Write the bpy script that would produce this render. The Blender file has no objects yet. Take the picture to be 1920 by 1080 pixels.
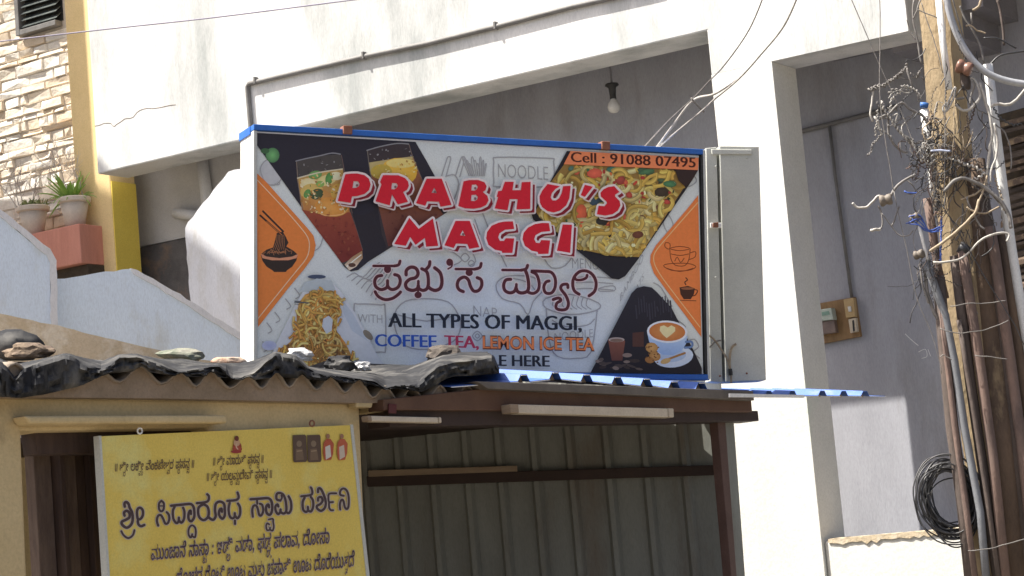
import bpy, bmesh, math, random
from mathutils import Vector, Matrix
from mathutils.geometry import tessellate_polygon
random.seed(7)
R = math.radians
V = Vector
S = bpy.context.scene
COL = S.collection

# ------------------------------------------------------------------ camera
FPX, IW, IH = 4000.0, 1920, 1080
PITCH, ROLL = R(7.0), R(-5.0)
CAM = V((0, 0, 1.6))
_r = V((1, 0, 0)); _u = V((0, -math.sin(PITCH), math.cos(PITCH))); FWD = V((0, math.cos(PITCH), math.sin(PITCH)))
RT = _r * math.cos(ROLL) + _u * math.sin(ROLL)
UP = -_r * math.sin(ROLL) + _u * math.cos(ROLL)
cd = bpy.data.cameras.new('camera'); cam = bpy.data.objects.new('camera', cd); COL.objects.link(cam)
m = Matrix.Identity(4)
for i in range(3):
    m[i][0], m[i][1], m[i][2], m[i][3] = RT[i], UP[i], -FWD[i], CAM[i]
cam.matrix_world = m
cd.sensor_width = 36.0; cd.lens = FPX / IW * 36.0; cd.clip_start = 0.05; cd.clip_end = 2000
S.camera = cam

# ------------------------------------------------------------------ sky, sun, exposure
SUN_AZ_LEFT = R(8.0)      # in front of straight left
SUN_EL = R(60.0)
sd = V((-math.cos(SUN_AZ_LEFT) * math.cos(SUN_EL), -math.sin(SUN_AZ_LEFT) * math.cos(SUN_EL), math.sin(SUN_EL)))
W = bpy.data.worlds.new('World'); S.world = W; W.use_nodes = True
nt = W.node_tree; nt.nodes.clear()
sky = nt.nodes.new('ShaderNodeTexSky'); sky.sky_type = 'NISHITA'; sky.sun_disc = False
sky.sun_elevation = SUN_EL; sky.sun_rotation = math.atan2(sd.x, sd.y); sky.dust_density = 5.0; sky.air_density = 0.7; sky.ozone_density = 0.4
bg = nt.nodes.new('ShaderNodeBackground'); bg.inputs[1].default_value = 0.10
out = nt.nodes.new('ShaderNodeOutputWorld')
nt.links.new(sky.outputs[0], bg.inputs[0]); nt.links.new(bg.outputs[0], out.inputs[0])
sl = bpy.data.lights.new('sun', 'SUN'); sl.energy = 5.0; sl.angle = R(0.5); sl.color = (1.0, 0.95, 0.86)
so = bpy.data.objects.new('sun', sl); COL.objects.link(so)
so.rotation_euler = sd.to_track_quat('Z', 'Y').to_euler()
S.view_settings.view_transform = 'Standard'; S.view_settings.look = 'None'
S.view_settings.exposure = 1.15; S.view_settings.gamma = 1.0; S.view_settings.use_curve_mapping = False
S.render.engine = 'CYCLES'
S.cycles.max_bounces = 8; S.cycles.diffuse_bounces = 5
try:
    S.cycles.use_denoising = True
except Exception:
    pass

# ------------------------------------------------------------------ helpers: pixels to planes
def ray(x, y):
    return RT * ((x - IW / 2) / FPX) - UP * ((y - IH / 2) / FPX) + FWD
class Plane:
    """a plane in the place: point p, in-plane axes u and w, normal n towards the street"""
    def __init__(s, p, u, w=V((0, 0, 1))):
        s.p = V(p); s.u = V(u).normalized(); s.w = (V(w) - s.u * V(w).dot(s.u)).normalized()
        s.n = s.u.cross(s.w)
    def hit(s, x, y, off=0.0):
        d = ray(x, y); q = s.p + s.n * off
        return CAM + d * ((q - CAM).dot(s.n) / d.dot(s.n))
    def uv(s, x, y):
        q = s.hit(x, y) - s.p
        return q.dot(s.u), q.dot(s.w)
    def at(s, u, w, off=0.0):
        return s.p + s.u * u + s.w * w + s.n * off
    def shift(s, off):
        return Plane(s.p + s.n * off, s.u, s.w)
def depth(x, y, Y):
    d = ray(x, y)
    return CAM + d * (Y / d.y)
def yaw_dir(a):
    return V((math.cos(R(a)), math.sin(R(a)), 0))

# ------------------------------------------------------------------ helpers: meshes
class MB:
    def __init__(s):
        s.v = []; s.f = []
    def add(s, vs, fs):
        b = len(s.v); s.v += [V(q) for q in vs]; s.f += [tuple(b + i for i in f) for f in fs]
        return s
    def hexa(s, a, b):
        """a, b: 4 corners each (matching order)"""
        return s.add(list(a) + list(b), [(3, 2, 1, 0), (4, 5, 6, 7), (0, 1, 5, 4), (1, 2, 6, 5), (2, 3, 7, 6), (3, 0, 4, 7)])
    def box(s, o, ax, ay, az):
        o = V(o); a = [o, o + ax, o + ax + ay, o + ay]
        return s.hexa(a, [q + az for q in a])
    def prism(s, poly, ext):
        poly = [V(q) for q in poly]; n = len(poly); ext = V(ext)
        tri = tessellate_polygon([poly])
        vs = poly + [q + ext for q in poly]
        fs = [tuple(t) for t in tri] + [tuple(i + n for i in reversed(t)) for t in tri]
        fs += [(i, (i + 1) % n, (i + 1) % n + n, i + n) for i in range(n)]
        return s.add(vs, fs)
    def tube(s, pts, rad, n=8, cap=True):
        pts = [V(q) for q in pts]
        k = len(pts)
        rs = rad if isinstance(rad, (list, tuple)) else [rad] * k
        ref = None; vs = []
        for i, q in enumerate(pts):
            t = (pts[min(i + 1, k - 1)] - pts[max(i - 1, 0)])
            t = t.normalized() if t.length > 1e-9 else V((0, 0, 1))
            if ref is None:
                ref = t.orthogonal().normalized()
            a = ref - t * ref.dot(t)
            a = a.normalized() if a.length > 1e-6 else t.orthogonal().normalized()
            ref = a; b = t.cross(a)
            for j in range(n):
                th = 2 * math.pi * j / n
                vs.append(q + (a * math.cos(th) + b * math.sin(th)) * rs[i])
        fs = [(i * n + j, i * n + (j + 1) % n, (i + 1) * n + (j + 1) % n, (i + 1) * n + j) for i in range(k - 1) for j in range(n)]
        if cap:
            fs += [tuple(reversed(range(n))), tuple((k - 1) * n + j for j in range(n))]
        return s.add(vs, fs)
    def lathe(s, o, prof, n=20, axis=V((0, 0, 1))):
        """prof: (radius, height) along axis"""
        a = axis.orthogonal().normalized(); b = axis.cross(a); vs = []
        for r, h in prof:
            for j in range(n):
                th = 2 * math.pi * j / n
                vs.append(V(o) + axis * h + (a * math.cos(th) + b * math.sin(th)) * r)
        k = len(prof)
        fs = [(i * n + j, i * n + (j + 1) % n, (i + 1) * n + (j + 1) % n, (i + 1) * n + j) for i in range(k - 1) for j in range(n)]
        fs += [tuple(reversed(range(n))), tuple((k - 1) * n + j for j in range(n))]
        return s.add(vs, fs)
    def grid(s, rows):
        nr, nc = len(rows), len(rows[0])
        return s.add([q for r in rows for q in r], [(i * nc + j, i * nc + j + 1, (i + 1) * nc + j + 1, (i + 1) * nc + j) for i in range(nr - 1) for j in range(nc - 1)])
    def build(s, name, mat, parent=None, smooth=False, bevel=0.0, solid=0.0):
        lo = V((min(q.x for q in s.v), min(q.y for q in s.v), min(q.z for q in s.v)))
        hi = V((max(q.x for q in s.v), max(q.y for q in s.v), max(q.z for q in s.v)))
        c = (lo + hi) / 2
        me = bpy.data.meshes.new(name); me.from_pydata([q - c for q in s.v], [], s.f)
        bm = bmesh.new(); bm.from_mesh(me); bmesh.ops.recalc_face_normals(bm, faces=bm.faces); bm.to_mesh(me); bm.free()
        me.materials.append(mat)
        if smooth:
            me.polygons.foreach_set('use_smooth', [True] * len(me.polygons))
        o = bpy.data.objects.new(name, me); COL.objects.link(o); o.location = c
        if parent is not None:
            o.parent = parent; o.location = c - world_loc(parent)
        if solid:
            md = o.modifiers.new('solid', 'SOLIDIFY'); md.thickness = solid; md.offset = 0
        if bevel:
            md = o.modifiers.new('bevel', 'BEVEL'); md.width = bevel; md.segments = 2; md.limit_method = 'ANGLE'; md.angle_limit = R(40)
        return o
def world_loc(o):
    q = V(o.location)
    while o.parent is not None:
        o = o.parent; q += V(o.location)
    return q
def tag(o, label, cat=None, group=None, kind=None):
    if label: o['label'] = label
    if cat: o['category'] = cat
    if group: o['group'] = group
    if kind: o['kind'] = kind
    return o
def thing(name, label, cat, loc, group=None):
    o = bpy.data.objects.new(name, None); COL.objects.link(o); o.location = V(loc); o.empty_display_size = .2
    return tag(o, label, cat, group)
def struct(o):
    o['kind'] = 'structure'; return o
def smooth_path(pts, seg=4, closed=False):
    pts = [V(p) for p in pts]; n = len(pts)
    if n < 3: return pts
    res = []
    rng = n if closed else n - 1
    for i in range(rng):
        if closed:
            p0, p1, p2, p3 = pts[i - 1], pts[i], pts[(i + 1) % n], pts[(i + 2) % n]
        else:
            p0, p1, p2, p3 = pts[max(i - 1, 0)], pts[i], pts[i + 1], pts[min(i + 2, n - 1)]
        for k in range(seg):
            t = k / seg
            res.append(.5 * ((2 * p1) + (p2 - p0) * t + (2 * p0 - 5 * p1 + 4 * p2 - p3) * t * t + (3 * p1 - p0 - 3 * p2 + p3) * t ** 3))
    res.append(pts[0] if closed else pts[-1])
    return res
def lerp_tab(tab, x):
    if x <= tab[0][0]: return tab[0][1]
    for (a, b), (c, d) in zip(tab, tab[1:]):
        if x <= c:
            return b + (d - b) * (x - a) / (c - a)
    return tab[-1][1]
def inside(p, poly):
    x, y = p; c = False; n = len(poly)
    for i in range(n):
        x1, y1 = poly[i]; x2, y2 = poly[i - 1]
        if (y1 > y) != (y2 > y) and x < (x2 - x1) * (y - y1) / (y2 - y1) + x1:
            c = not c
    return c

# ------------------------------------------------------------------ materials
def lin(c):
    return tuple((v / 255 / 12.92) if v / 255 <= .04045 else ((v / 255 + .055) / 1.055) ** 2.4 for v in c)
MATS = {}
def mat(name, c1, c2=None, rough=.8, scale=3.0, bump=0.0, bscale=40.0, metal=0.0, ridge=0.0, fac=(.35, .65), stretch=(1, 1, 1), c3=None, s3=9.0, f3=(.55, .7), spec=.4):
    """linear base colours c1 / c2 mixed by noise, c3 as blotches"""
    if name in MATS: return MATS[name]
    M = bpy.data.materials.new(name); M.use_nodes = True; MATS[name] = M
    n = M.node_tree; L = n.links.new
    P = n.nodes['Principled BSDF']; P.inputs['Roughness'].default_value = rough; P.inputs['Metallic'].default_value = metal
    P.inputs['Specular IOR Level'].default_value = spec
    tc = n.nodes.new('ShaderNodeTexCoord'); mp = n.nodes.new('ShaderNodeMapping'); mp.inputs['Scale'].default_value = stretch
    L(tc.outputs['Object'], mp.inputs[0])
    def noise(sc, det, f):
        t = n.nodes.new('ShaderNodeTexNoise'); t.inputs['Scale'].default_value = sc; t.inputs['Detail'].default_value = det; t.inputs['Roughness'].default_value = .65
        L(mp.outputs[0], t.inputs['Vector'])
        r = n.nodes.new('ShaderNodeMapRange'); r.inputs[1].default_value, r.inputs[2].default_value = f
        L(t.outputs['Fac'], r.inputs[0]); return r.outputs[0]
    def mix(a, b, f):
        x = n.nodes.new('ShaderNodeMix'); x.data_type = 'RGBA'
        for sock, val in ((x.inputs[6], a), (x.inputs[7], b)):
            if isinstance(val, tuple): sock.default_value = (*val, 1)
            else: L(val, sock)
        L(f, x.inputs[0]); return x.outputs[2]
    c2 = c2 or tuple(v * .85 for v in c1)
    col = mix(tuple(c1), tuple(c2), noise(scale, 6, fac))
    if c3: col = mix(col, tuple(c3), noise(s3, 8, f3))
    fine = mix((1, 1, 1), (.86, .86, .86), noise(bscale * 2.2, 3, (.4, .7)))
    mm = n.nodes.new('ShaderNodeMix'); mm.data_type = 'RGBA'; mm.blend_type = 'MULTIPLY'; mm.inputs[0].default_value = 1
    L(col, mm.inputs[6]); L(fine, mm.inputs[7]); L(mm.outputs[2], P.inputs['Base Color'])
    if bump:
        t = n.nodes.new('ShaderNodeTexNoise')
        if ridge: t.noise_type = 'RIDGED_MULTIFRACTAL'
        t.inputs['Roughness'].default_value = .5; t.inputs['Scale'].default_value = bscale; t.inputs['Detail'].default_value = 5
        L(mp.outputs[0], t.inputs['Vector'])
        b = n.nodes.new('ShaderNodeBump'); b.inputs['Strength'].default_value = bump; b.inputs['Distance'].default_value = ridge or .01
        L(t.outputs['Fac'], b.inputs['Height']); L(b.outputs[0], P.inputs['Normal'])
    return M
def print_mat(name, rough=.5):
    M = bpy.data.materials.new(name); M.use_nodes = True; n = M.node_tree; L = n.links.new
    P = n.nodes['Principled BSDF']; P.inputs['Roughness'].default_value = rough; P.inputs['Specular IOR Level'].default_value = .25
    a = n.nodes.new('ShaderNodeVertexColor'); a.layer_name = 'ink'
    tc = n.nodes.new('ShaderNodeTexCoord'); t = n.nodes.new('ShaderNodeTexNoise'); t.inputs['Scale'].default_value = 60; t.inputs['Detail'].default_value = 6
    L(tc.outputs['Object'], t.inputs['Vector'])
    r = n.nodes.new('ShaderNodeMapRange'); r.inputs[3].default_value = .86; r.inputs[4].default_value = 1.08
    L(t.outputs['Fac'], r.inputs[0])
    mm = n.nodes.new('ShaderNodeMix'); mm.data_type = 'RGBA'; mm.blend_type = 'MULTIPLY'; mm.inputs[0].default_value = 1
    L(a.outputs[0], mm.inputs[6]); L(r.outputs[0], mm.inputs[7]); L(mm.outputs[2], P.inputs['Base Color'])
    w = n.nodes.new('ShaderNodeTexNoise'); w.inputs['Scale'].default_value = 2.2; w.inputs['Detail'].default_value = 2; L(tc.outputs['Object'], w.inputs['Vector'])
    b = n.nodes.new('ShaderNodeBump'); b.inputs['Strength'].default_value = .5; b.inputs['Distance'].default_value = .05; L(w.outputs['Fac'], b.inputs['Height']); L(b.outputs[0], P.inputs['Normal'])
    return M

plaster = mat('white_plaster', (.74, .74, .725), (.67, .67, .655), .9, 1.2, .3, 30, fac=(.35, .7), c3=(.37, .39, .385), s3=.8, f3=(.44, .66), stretch=(1.6, 1.6, .42))
plaster_clean = mat('cream_plaster', (.74, .735, .69), (.66, .66, .61), .9, 1.6, .2, 30, c3=(.62, .72, .60), s3=.9, f3=(.56, .75))
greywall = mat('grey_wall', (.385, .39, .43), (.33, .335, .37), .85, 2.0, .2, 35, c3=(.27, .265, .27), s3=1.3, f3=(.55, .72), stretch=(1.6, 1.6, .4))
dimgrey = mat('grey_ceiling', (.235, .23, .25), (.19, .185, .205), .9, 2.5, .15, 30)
yellow_paint = mat('yellow_paint', (.76, .58, .30), (.70, .53, .26), .75, 3, .15, 40)
deep_yellow = mat('deep_yellow_paint', (.85, .66, .12), (.80, .60, .10), .75, 3, .15, 40)
white_metal = mat('white_painted_metal', (.82, .82, .80), (.76, .76, .74), .5, 6, .05, 40)
blue_frame = mat('blue_painted_metal', (.03, .15, .52), (.025, .12, .44), .45, 8, .05, 60)
sheet_grey = mat('galvanised_sheet', (.56, .57, .52), (.49, .50, .46), .55, 5, .05, 60, metal=.0)
clip_brown = mat('rusty_clip', (.28, .12, .07), (.20, .08, .05), .8, 30, .2, 90)
beige_wall = mat('beige_plaster', (.62, .49, .27), (.54, .42, .225), .9, 2.5, .3, 35, c3=(.33, .24, .13), s3=2.2, f3=(.58, .75))
mortar = mat('cement_mortar', (.33, .25, .18), (.25, .19, .13), .95, 6, .5, 40)
cement_sheet = mat('cement_sheet', (.33, .27, .21), (.22, .18, .14), .95, 5, .4, 40)
tarp_mat = mat('black_tarpaulin', (.022, .023, .026), (.045, .046, .049), .9, 6, .9, 5.0, ridge=.035, c3=(.15, .145, .135), s3=3.5, f3=(.50, .70), spec=.12)
rock_brown = mat('brown_rock', (.22, .165, .115), (.11, .08, .06), .95, 18, .6, 40)
rock_grey = mat('mossy_rock', (.13, .15, .11), (.24, .23, .19), .95, 16, .6, 40)
brick_mat = mat('broken_brick', (.36, .20, .13), (.45, .38, .30), .95, 16, .6, 40)
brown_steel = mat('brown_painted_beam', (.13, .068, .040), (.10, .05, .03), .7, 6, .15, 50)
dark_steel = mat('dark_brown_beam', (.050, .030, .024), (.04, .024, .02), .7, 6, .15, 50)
tin_dark = mat('grey_tin_sheet', (.25, .26, .235), (.20, .205, .185), .75, 3, .15, 40, c3=(.17, .145, .115), s3=1.6, f3=(.56, .72), stretch=(1.5, 1.5, .35))
tin_edge = mat('tin_sheet_edge', (.17, .15, .13), (.12, .105, .09), .7, 5, .1, 40)
wood_pale = mat('pale_batten', (.34, .26, .18), (.27, .20, .14), .85, 5, .2, 40, stretch=(1, 1, 6))
light_cover = mat('tube_light_cover', (.62, .54, .42), (.54, .46, .35), .5, 6, .05, 40)
door_wood = mat('dark_door_wood', (.085, .055, .045), (.05, .032, .027), .75, 4, .2, 40, stretch=(6, 6, 1))
curtain_mat = mat('dim_brown_panel', (.17, .125, .10), (.10, .07, .06), .9, 5, .2, 30, stretch=(5, 5, 1))
rust = mat('rusty_pipe', (.195, .13, .105), (.12, .088, .075), .85, 9, .4, 60, c3=(.10, .07, .06), s3=12, f3=(.5, .65), stretch=(1, 1, .4))
rust_dark = mat('dark_rusty_pipe', (.12, .092, .078), (.075, .06, .052), .85, 9, .4, 60, stretch=(1, 1, .4))
pvc = mat('white_pvc', (.70, .70, .68), (.62, .62, .60), .4, 8, .05, 50, c3=(.45, .43, .38), s3=6, f3=(.6, .75))
pvc_grey = mat('grey_pvc', (.19, .20, .215), (.15, .155, .165), .55, 8, .1, 50)
wire_grey = mat('weathered_wire', (.24, .225, .21), (.14, .13, .12), .7, 30, .1, 90)
wire_white = mat('white_insulated_wire', (.50, .48, .44), (.30, .28, .25), .6, 30, .1, 90)
wire_tan = mat('tan_insulated_wire', (.40, .32, .22), (.28, .22, .15), .7, 30, .1, 90)
wire_black = mat('black_cable', (.022, .022, .024), (.04, .04, .042), .45, 30, .05, 90, spec=.6)
wire_blue = mat('blue_wire', (.06, .12, .42), (.05, .09, .30), .5, 30, .05, 90)
ceramic = mat('brown_ceramic', (.23, .12, .085), (.16, .085, .06), .4, 20, .1, 60)
ceramic_grey = mat('grey_ceramic', (.20, .17, .14), (.13, .11, .09), .6, 20, .2, 60)
pole_conc = mat('ochre_concrete', (.40, .31, .19), (.33, .25, .155), .95, 7, .5, 50, c3=(.30, .24, .15), s3=14, f3=(.52, .7), stretch=(1, 1, .5))
pole_dark = mat('weathered_dark_pole', (.16, .11, .075), (.09, .065, .05), .95, 7, .6, 45, c3=(.36, .27, .16), s3=5, f3=(.56, .7), stretch=(1, 1, .4))
pot_mat = mat('grey_beige_pot', (.62, .54, .46), (.54, .47, .40), .85, 8, .2, 50)
red_slab = mat('red_oxide_ledge', (.60, .27, .20), (.52, .22, .16), .85, 5, .2, 40, stretch=(4, 4, .6))
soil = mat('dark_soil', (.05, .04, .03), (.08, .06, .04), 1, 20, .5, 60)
leaf_mat = mat('green_leaf', (.27, .42, .08), (.18, .33, .06), .5, 12, .1, 50)
leaf_dull = mat('dull_green_leaf', (.25, .28, .11), (.18, .21, .08), .6, 12, .1, 50)
twig_mat = mat('dry_twig', (.52, .46, .42), (.40, .35, .31), .9, 20, .2, 60)
stone_mats = [mat('cream_stone', (.78, .71, .60), (.68, .60, .49), .95, 9, .6, 35), mat('pale_stone', (.82, .78, .71), (.72, .67, .59), .95, 9, .6, 35), mat('tan_stone', (.72, .61, .47), (.64, .53, .40), .95, 9, .6, 35)]
joint_mat = mat('grey_joint', (.60, .54, .47), (.48, .43, .37), 1, 8, .4, 40)
skylit_wall = mat('skylit_plaster', (.66, .76, .88), (.61, .70, .82), .9, 2, .2, 35, c3=(.50, .52, .50), s3=1.8, f3=(.52, .72), stretch=(1.4, 1.4, .5))  # blue skylight of the shaded stair walls is put into the colour
pale_wall = mat('pale_grey_plaster', (.66, .67, .70), (.60, .61, .64), .9, 2, .2, 35, c3=(.48, .46, .41), s3=1.8, f3=(.54, .74), stretch=(1.4, 1.4, .5))
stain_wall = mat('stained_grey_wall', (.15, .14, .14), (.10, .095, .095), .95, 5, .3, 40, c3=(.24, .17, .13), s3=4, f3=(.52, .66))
sand_slab = mat('sandy_concrete', (.56, .47, .34), (.46, .38, .26), .95, 4, .5, 40, c3=(.62, .56, .45), s3=6, f3=(.52, .66))
blue_sheet = mat('blue_roof_sheet', (.07, .16, .48), (.06, .135, .42), .6, 5, .1, 40, c3=(.20, .24, .38), s3=6, f3=(.55, .75))
grey_paint = mat('grey_painted_pipe', (.19, .185, .18), (.14, .135, .13), .6, 10, .1, 60)
board_wood = mat('varnished_board', (.30, .185, .085), (.21, .125, .055), .6, 6, .15, 50, stretch=(5, 5, 1))
meter_mat = mat('meter_grey', (.46, .52, .47), (.40, .46, .41), .5, 15, .05, 60)
bake_mat = mat('brown_bakelite', (.20, .15, .13), (.15, .11, .10), .4, 15, .05, 60)
switch_mat = mat('ochre_switch', (.50, .36, .18), (.44, .31, .15), .5, 15, .05, 60)
black_mat = mat('black_plastic', (.02, .02, .02), (.03, .03, .03), .5, 15, .05, 60)
bulb_glass = mat('frosted_bulb', (.62, .60, .55), (.58, .56, .52), .25, 15, .0, 60)
green_slat = mat('brown_slat', (.10, .075, .055), (.06, .045, .035), .8, 6, .2, 40)
louvre = mat('louvre_glass', (.16, .18, .17), (.08, .09, .09), .15, 8, .0, 40)
plastic_white = mat('crumpled_white_plastic', (.55, .55, .55), (.40, .40, .40), .25, 20, .4, 60)
ground_mat = mat('dusty_street', (.17, .15, .12), (.13, .115, .095), .95, 1.0, .3, 20)

from mathutils import noise as mnoise
# ================================================================== SETTING
gm = MB(); gm.add([(-300, -300, 0), (300, -300, 0), (300, 300, 0), (-300, 300, 0)], [(0, 1, 2, 3)])
struct(gm.build('ground', ground_mat))

# ------------------------------------------------------------------ the white concrete building
FA = Plane(depth(1383, 500, 15.0), yaw_dir(-33.5))
FA.p.z = 0
def fz(x, y, w=0):                  # façade u and absolute z seen at a pixel, w metres behind the façade
    q = FA.hit(x, y, -w); return (q - FA.p).dot(FA.u), q.z
def fbox(mb, u0, u1, z0, z1, w0, w1):
    return mb.box(FA.at(u0, z0, -w0), FA.u * (u1 - u0), V((0, 0, z1 - z0)), FA.n * -(w1 - w0))
uL, zL = fz(183, 327); uC0, zC0 = fz(1325, 57); uC1, zC1 = fz(1447, 115); uR, zR = fz(1704, 58)
zF = (zL + zC0) / 2; zG = (zC1 + zR) / 2    # undersides of the left and right bays
print('FACADE', uL, uC0, uC1, uR, 'z', zL, zC0, zC1, zR)
BW = .38                            # beam and column depth
DB = 1.05                           # back wall of the verandah
zP = fz(1650, 1006, .05)[1]
zCeil = zF + .28
bld = thing('concrete_building', 'white plastered concrete building with wide fascia beam and open verandah bays', 'building', FA.at(0, 0, -.5))
mb = MB(); mb.prism([FA.at(u, z) for u, z in [(uL, zF), (uC0, zF), (uC0, zG), (uR, zG), (uR, zF + 3.2), (uL, zF + 3.2)]], FA.n * -BW); mb.build('fascia_wall', plaster, bld, bevel=.012)
mb = MB(); fbox(mb, uC0, uC1, 0, zG - .001, .0, BW - .003); tag(mb.build('column', plaster_clean, bld, bevel=.003), 'broad white column between the two verandah bays')
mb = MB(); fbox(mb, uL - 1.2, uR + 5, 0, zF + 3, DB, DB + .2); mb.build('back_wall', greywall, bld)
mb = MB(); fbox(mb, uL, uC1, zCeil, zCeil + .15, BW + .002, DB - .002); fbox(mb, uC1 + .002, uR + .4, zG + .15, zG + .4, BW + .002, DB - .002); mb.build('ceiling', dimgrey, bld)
mb = MB(); fbox(mb, uC1 + .002, uR + 4.8, 0, zP, .03, .28); tag(mb.build('plinth_wall', plaster_clean, bld, bevel=.02), 'low broken-edged plinth wall below the meter bay')
zQ = fz(1383, 700)[1]
mb = MB(); fbox(mb, uC0 - 3.2, uC0 - .0005, 0, zQ, .002, .2); mb.build('bay_parapet', plaster_clean, bld)
# broken lip of the plinth wall
topl, botl = [], []
for k in range(40):
    x = 1552 + k * 9; u, z = fz(x, 1008, .02)
    topl.append(FA.at(u, zP + .010 + .012 * abs(mnoise.noise(V((k * .9, 0, 0)))) + random.uniform(0, .006), -.02)); botl.append(FA.at(u, zP - .012 - .05 * abs(mnoise.noise(V((k * .55, 4, 0)))) - random.uniform(0, .01), -.02))
mb = MB(); mb.prism(topl + botl[::-1], FA.n * -.2); mb.build('broken_plaster', sand_slab, bld)
# cross beam under the ceiling of the right bay
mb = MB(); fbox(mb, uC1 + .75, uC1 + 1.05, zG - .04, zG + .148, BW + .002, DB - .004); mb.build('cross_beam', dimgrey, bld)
# far right: side return, and an added slab overhead that darkens it
mb = MB(); fbox(mb, uR + .3, uR + 6, zF + .55, zF + .75, -1.9, DB - .002); mb.build('shade_canopy', dimgrey, bld)
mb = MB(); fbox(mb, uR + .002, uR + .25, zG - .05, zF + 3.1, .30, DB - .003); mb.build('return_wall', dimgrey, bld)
# conduit on the back wall of the right bay
BK = FA.shift(-DB + .02)
mb = MB(); mb.tube([BK.hit(1470, 254), BK.hit(1558, 232), BK.hit(1680, 200)], .018, 8); mb.build('conduit', grey_paint, bld, True)
mb = MB(); mb.tube([BK.hit(1555, 233), BK.hit(1566, 330), BK.hit(1597, 557)], .012, 8); mb.build('conduit', grey_paint, bld, True)
# scratch marks chalked on the back wall
mb = MB()
for pts in ([(1697, 626), (1712, 640), (1722, 648)], [(1722, 660), (1735, 655), (1738, 668), (1728, 672)], [(1740, 655), (1745, 668)]):
    mb.tube(smooth_path([BK.shift(-.0185).hit(*p) for p in pts], 4), .0025, 4)
mb.build('chalk_mark', white_metal, bld)
# crack in the fascia plaster
crack = smooth_path([(178, 237, 0), (205, 230, 0), (214, 236, 0), (232, 224, 0), (250, 220, 0), (262, 206, 0), (285, 203, 0), (330, 196, 0)], 3)
mb = MB(); mb.tube([FA.hit(p.x + random.uniform(-1, 1), p.y + random.uniform(-1.2, 1.2), .0) for p in crack], .0028, 4); mb.build('crack', rock_brown, bld)

# pipe on the fascia, elbow and drop
FP = FA.shift(.021)
pipe = thing('fascia_pipe', 'thin grey pipe clipped along the white fascia, with an elbow dropping to the signboard', 'pipe', FP.hit(465, 155))
PATH = [(1235, -24), (1130, 0), (1075, 12), (930, 50), (800, 82), (683, 106), (560, 135), (480, 154), (467, 157), (464, 163), (466, 190), (470, 238), (476, 300)]
mb = MB(); mb.tube([FP.hit(*p) for p in PATH], .021, 10); mb.build('tube', grey_paint, pipe, True)
for (x, y) in ((480, 152), (683, 105), (930, 49)):
    mb = MB(); a = FP.hit(x, y)
    mb.box(a + FA.u * -.010 + V((0, 0, -.028)) + FA.n * -.020, FA.u * .02, V((0, 0, .062)), FA.n * .046); mb.build('clip', grey_paint, pipe, bevel=.004)

# bulb on the verandah ceiling
def ceil_hit(x, y, z):
    d = ray(x, y); return CAM + d * ((z - CAM.z) / d.z)
cb = FA.shift(-.62).hit(1147, 157)
lamp = thing('ceiling_bulb', 'unlit white bulb in a dark holder on the verandah ceiling', 'bulb', cb)
sc = 15.3 / FPX
mb = MB(); mb.tube([V((cb.x, cb.y, zCeil)), cb], .008, 8); mb.build('drop_rod', dimgrey, lamp, True)
mb = MB(); mb.lathe(cb, [(.05, 0), (.055, -.015), (.03, -.03), (.024, -.10), (.026, -.12)], 16); mb.build('holder', black_mat, lamp, True)
mb = MB(); mb.lathe(cb, [(.02, -.118), (.024, -.13), (.043, -.155), (.05, -.185), (.045, -.21), (.028, -.228), (.004, -.233)], 18); mb.build('glass', bulb_glass, lamp, True)

# electricity meter board on the back wall
BM = FA.shift(-DB + .03)
mt = thing('meter_board', 'varnished wooden board with an electricity meter and ochre switch on the grey verandah wall', 'meter board', BM.hit(1575, 640))
def bm_box(name, px, d0, d1, m, par=mt, bev=.004):
    q = MB(); a = [BM.hit(x, y, d0) for x, y in px]
    q.hexa(a, [p + FA.n * (d1 - d0) for p in a]); return q.build(name, m, par, bevel=bev)
bm_box('board', [(1522, 572), (1606, 557), (1617, 631), (1530, 648)], -.03, .0, board_wood)
mo = bm_box('meter', [(1532, 583), (1566, 578), (1570, 600), (1536, 604)], .0, .07, meter_mat)
bm_box('display', [(1541, 585), (1554, 583), (1556, 590), (1542, 592)], .071, .074, mat('display_green', (.22, .36, .30), None, .3), mo, 0)
bm_box('terminal_cover', [(1535, 605), (1569, 600), (1573, 624), (1540, 628)], .0, .05, bake_mat)
sw = bm_box('switch', [(1586, 562), (1605, 559), (1608, 594), (1591, 597)], .0, .045, switch_mat)
bm_box('rocker', [(1590, 575), (1596, 574), (1597, 584), (1592, 585)], .046, .056, pvc, sw, .002)
fu = bm_box('fuse', [(1594, 599), (1608, 596), (1611, 622), (1598, 625)], .0, .035, light_cover)
bm_box('slot', [(1598, 601), (1601, 600), (1603, 621), (1600, 622)], .036, .039, black_mat, fu, 0)

# ------------------------------------------------------------------ yellow pillar, passage wall and drain pipe
YP = FA.shift(-.30)
pil = thing('yellow_pillar', 'tall yellow painted pillar where the white building meets the stone house', 'pillar', V((*FA.at(uL, 0).xy, 0)))
uy0 = (YP.hit(136, 258) - FA.p).dot(FA.u); uy1 = (YP.hit(212, 420) - FA.p).dot(FA.u)
mb = MB(); fbox(mb, uy0, uy1, 0, zF + 3, .30, .615); mb.build('shaft', yellow_paint, pil, bevel=.012)
mb = MB(); fbox(mb, uy1 + .002, uy1 + .012, 0, zF - .01, .303, .61); tag(mb.build('side_panel', deep_yellow, pil), 'deep yellow side of the pillar under the fascia')
ps = thing('passage_wall', 'dim grey stained wall under the fascia beside the yellow pillar', 'wall', FA.at(uy1 + 1, 0, -.8))
PW = FA.shift(-.86)
pz = PW.hit(300, 455).z; uPE = (PW.hit(560, 400) - FA.p).dot(FA.u)
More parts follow.
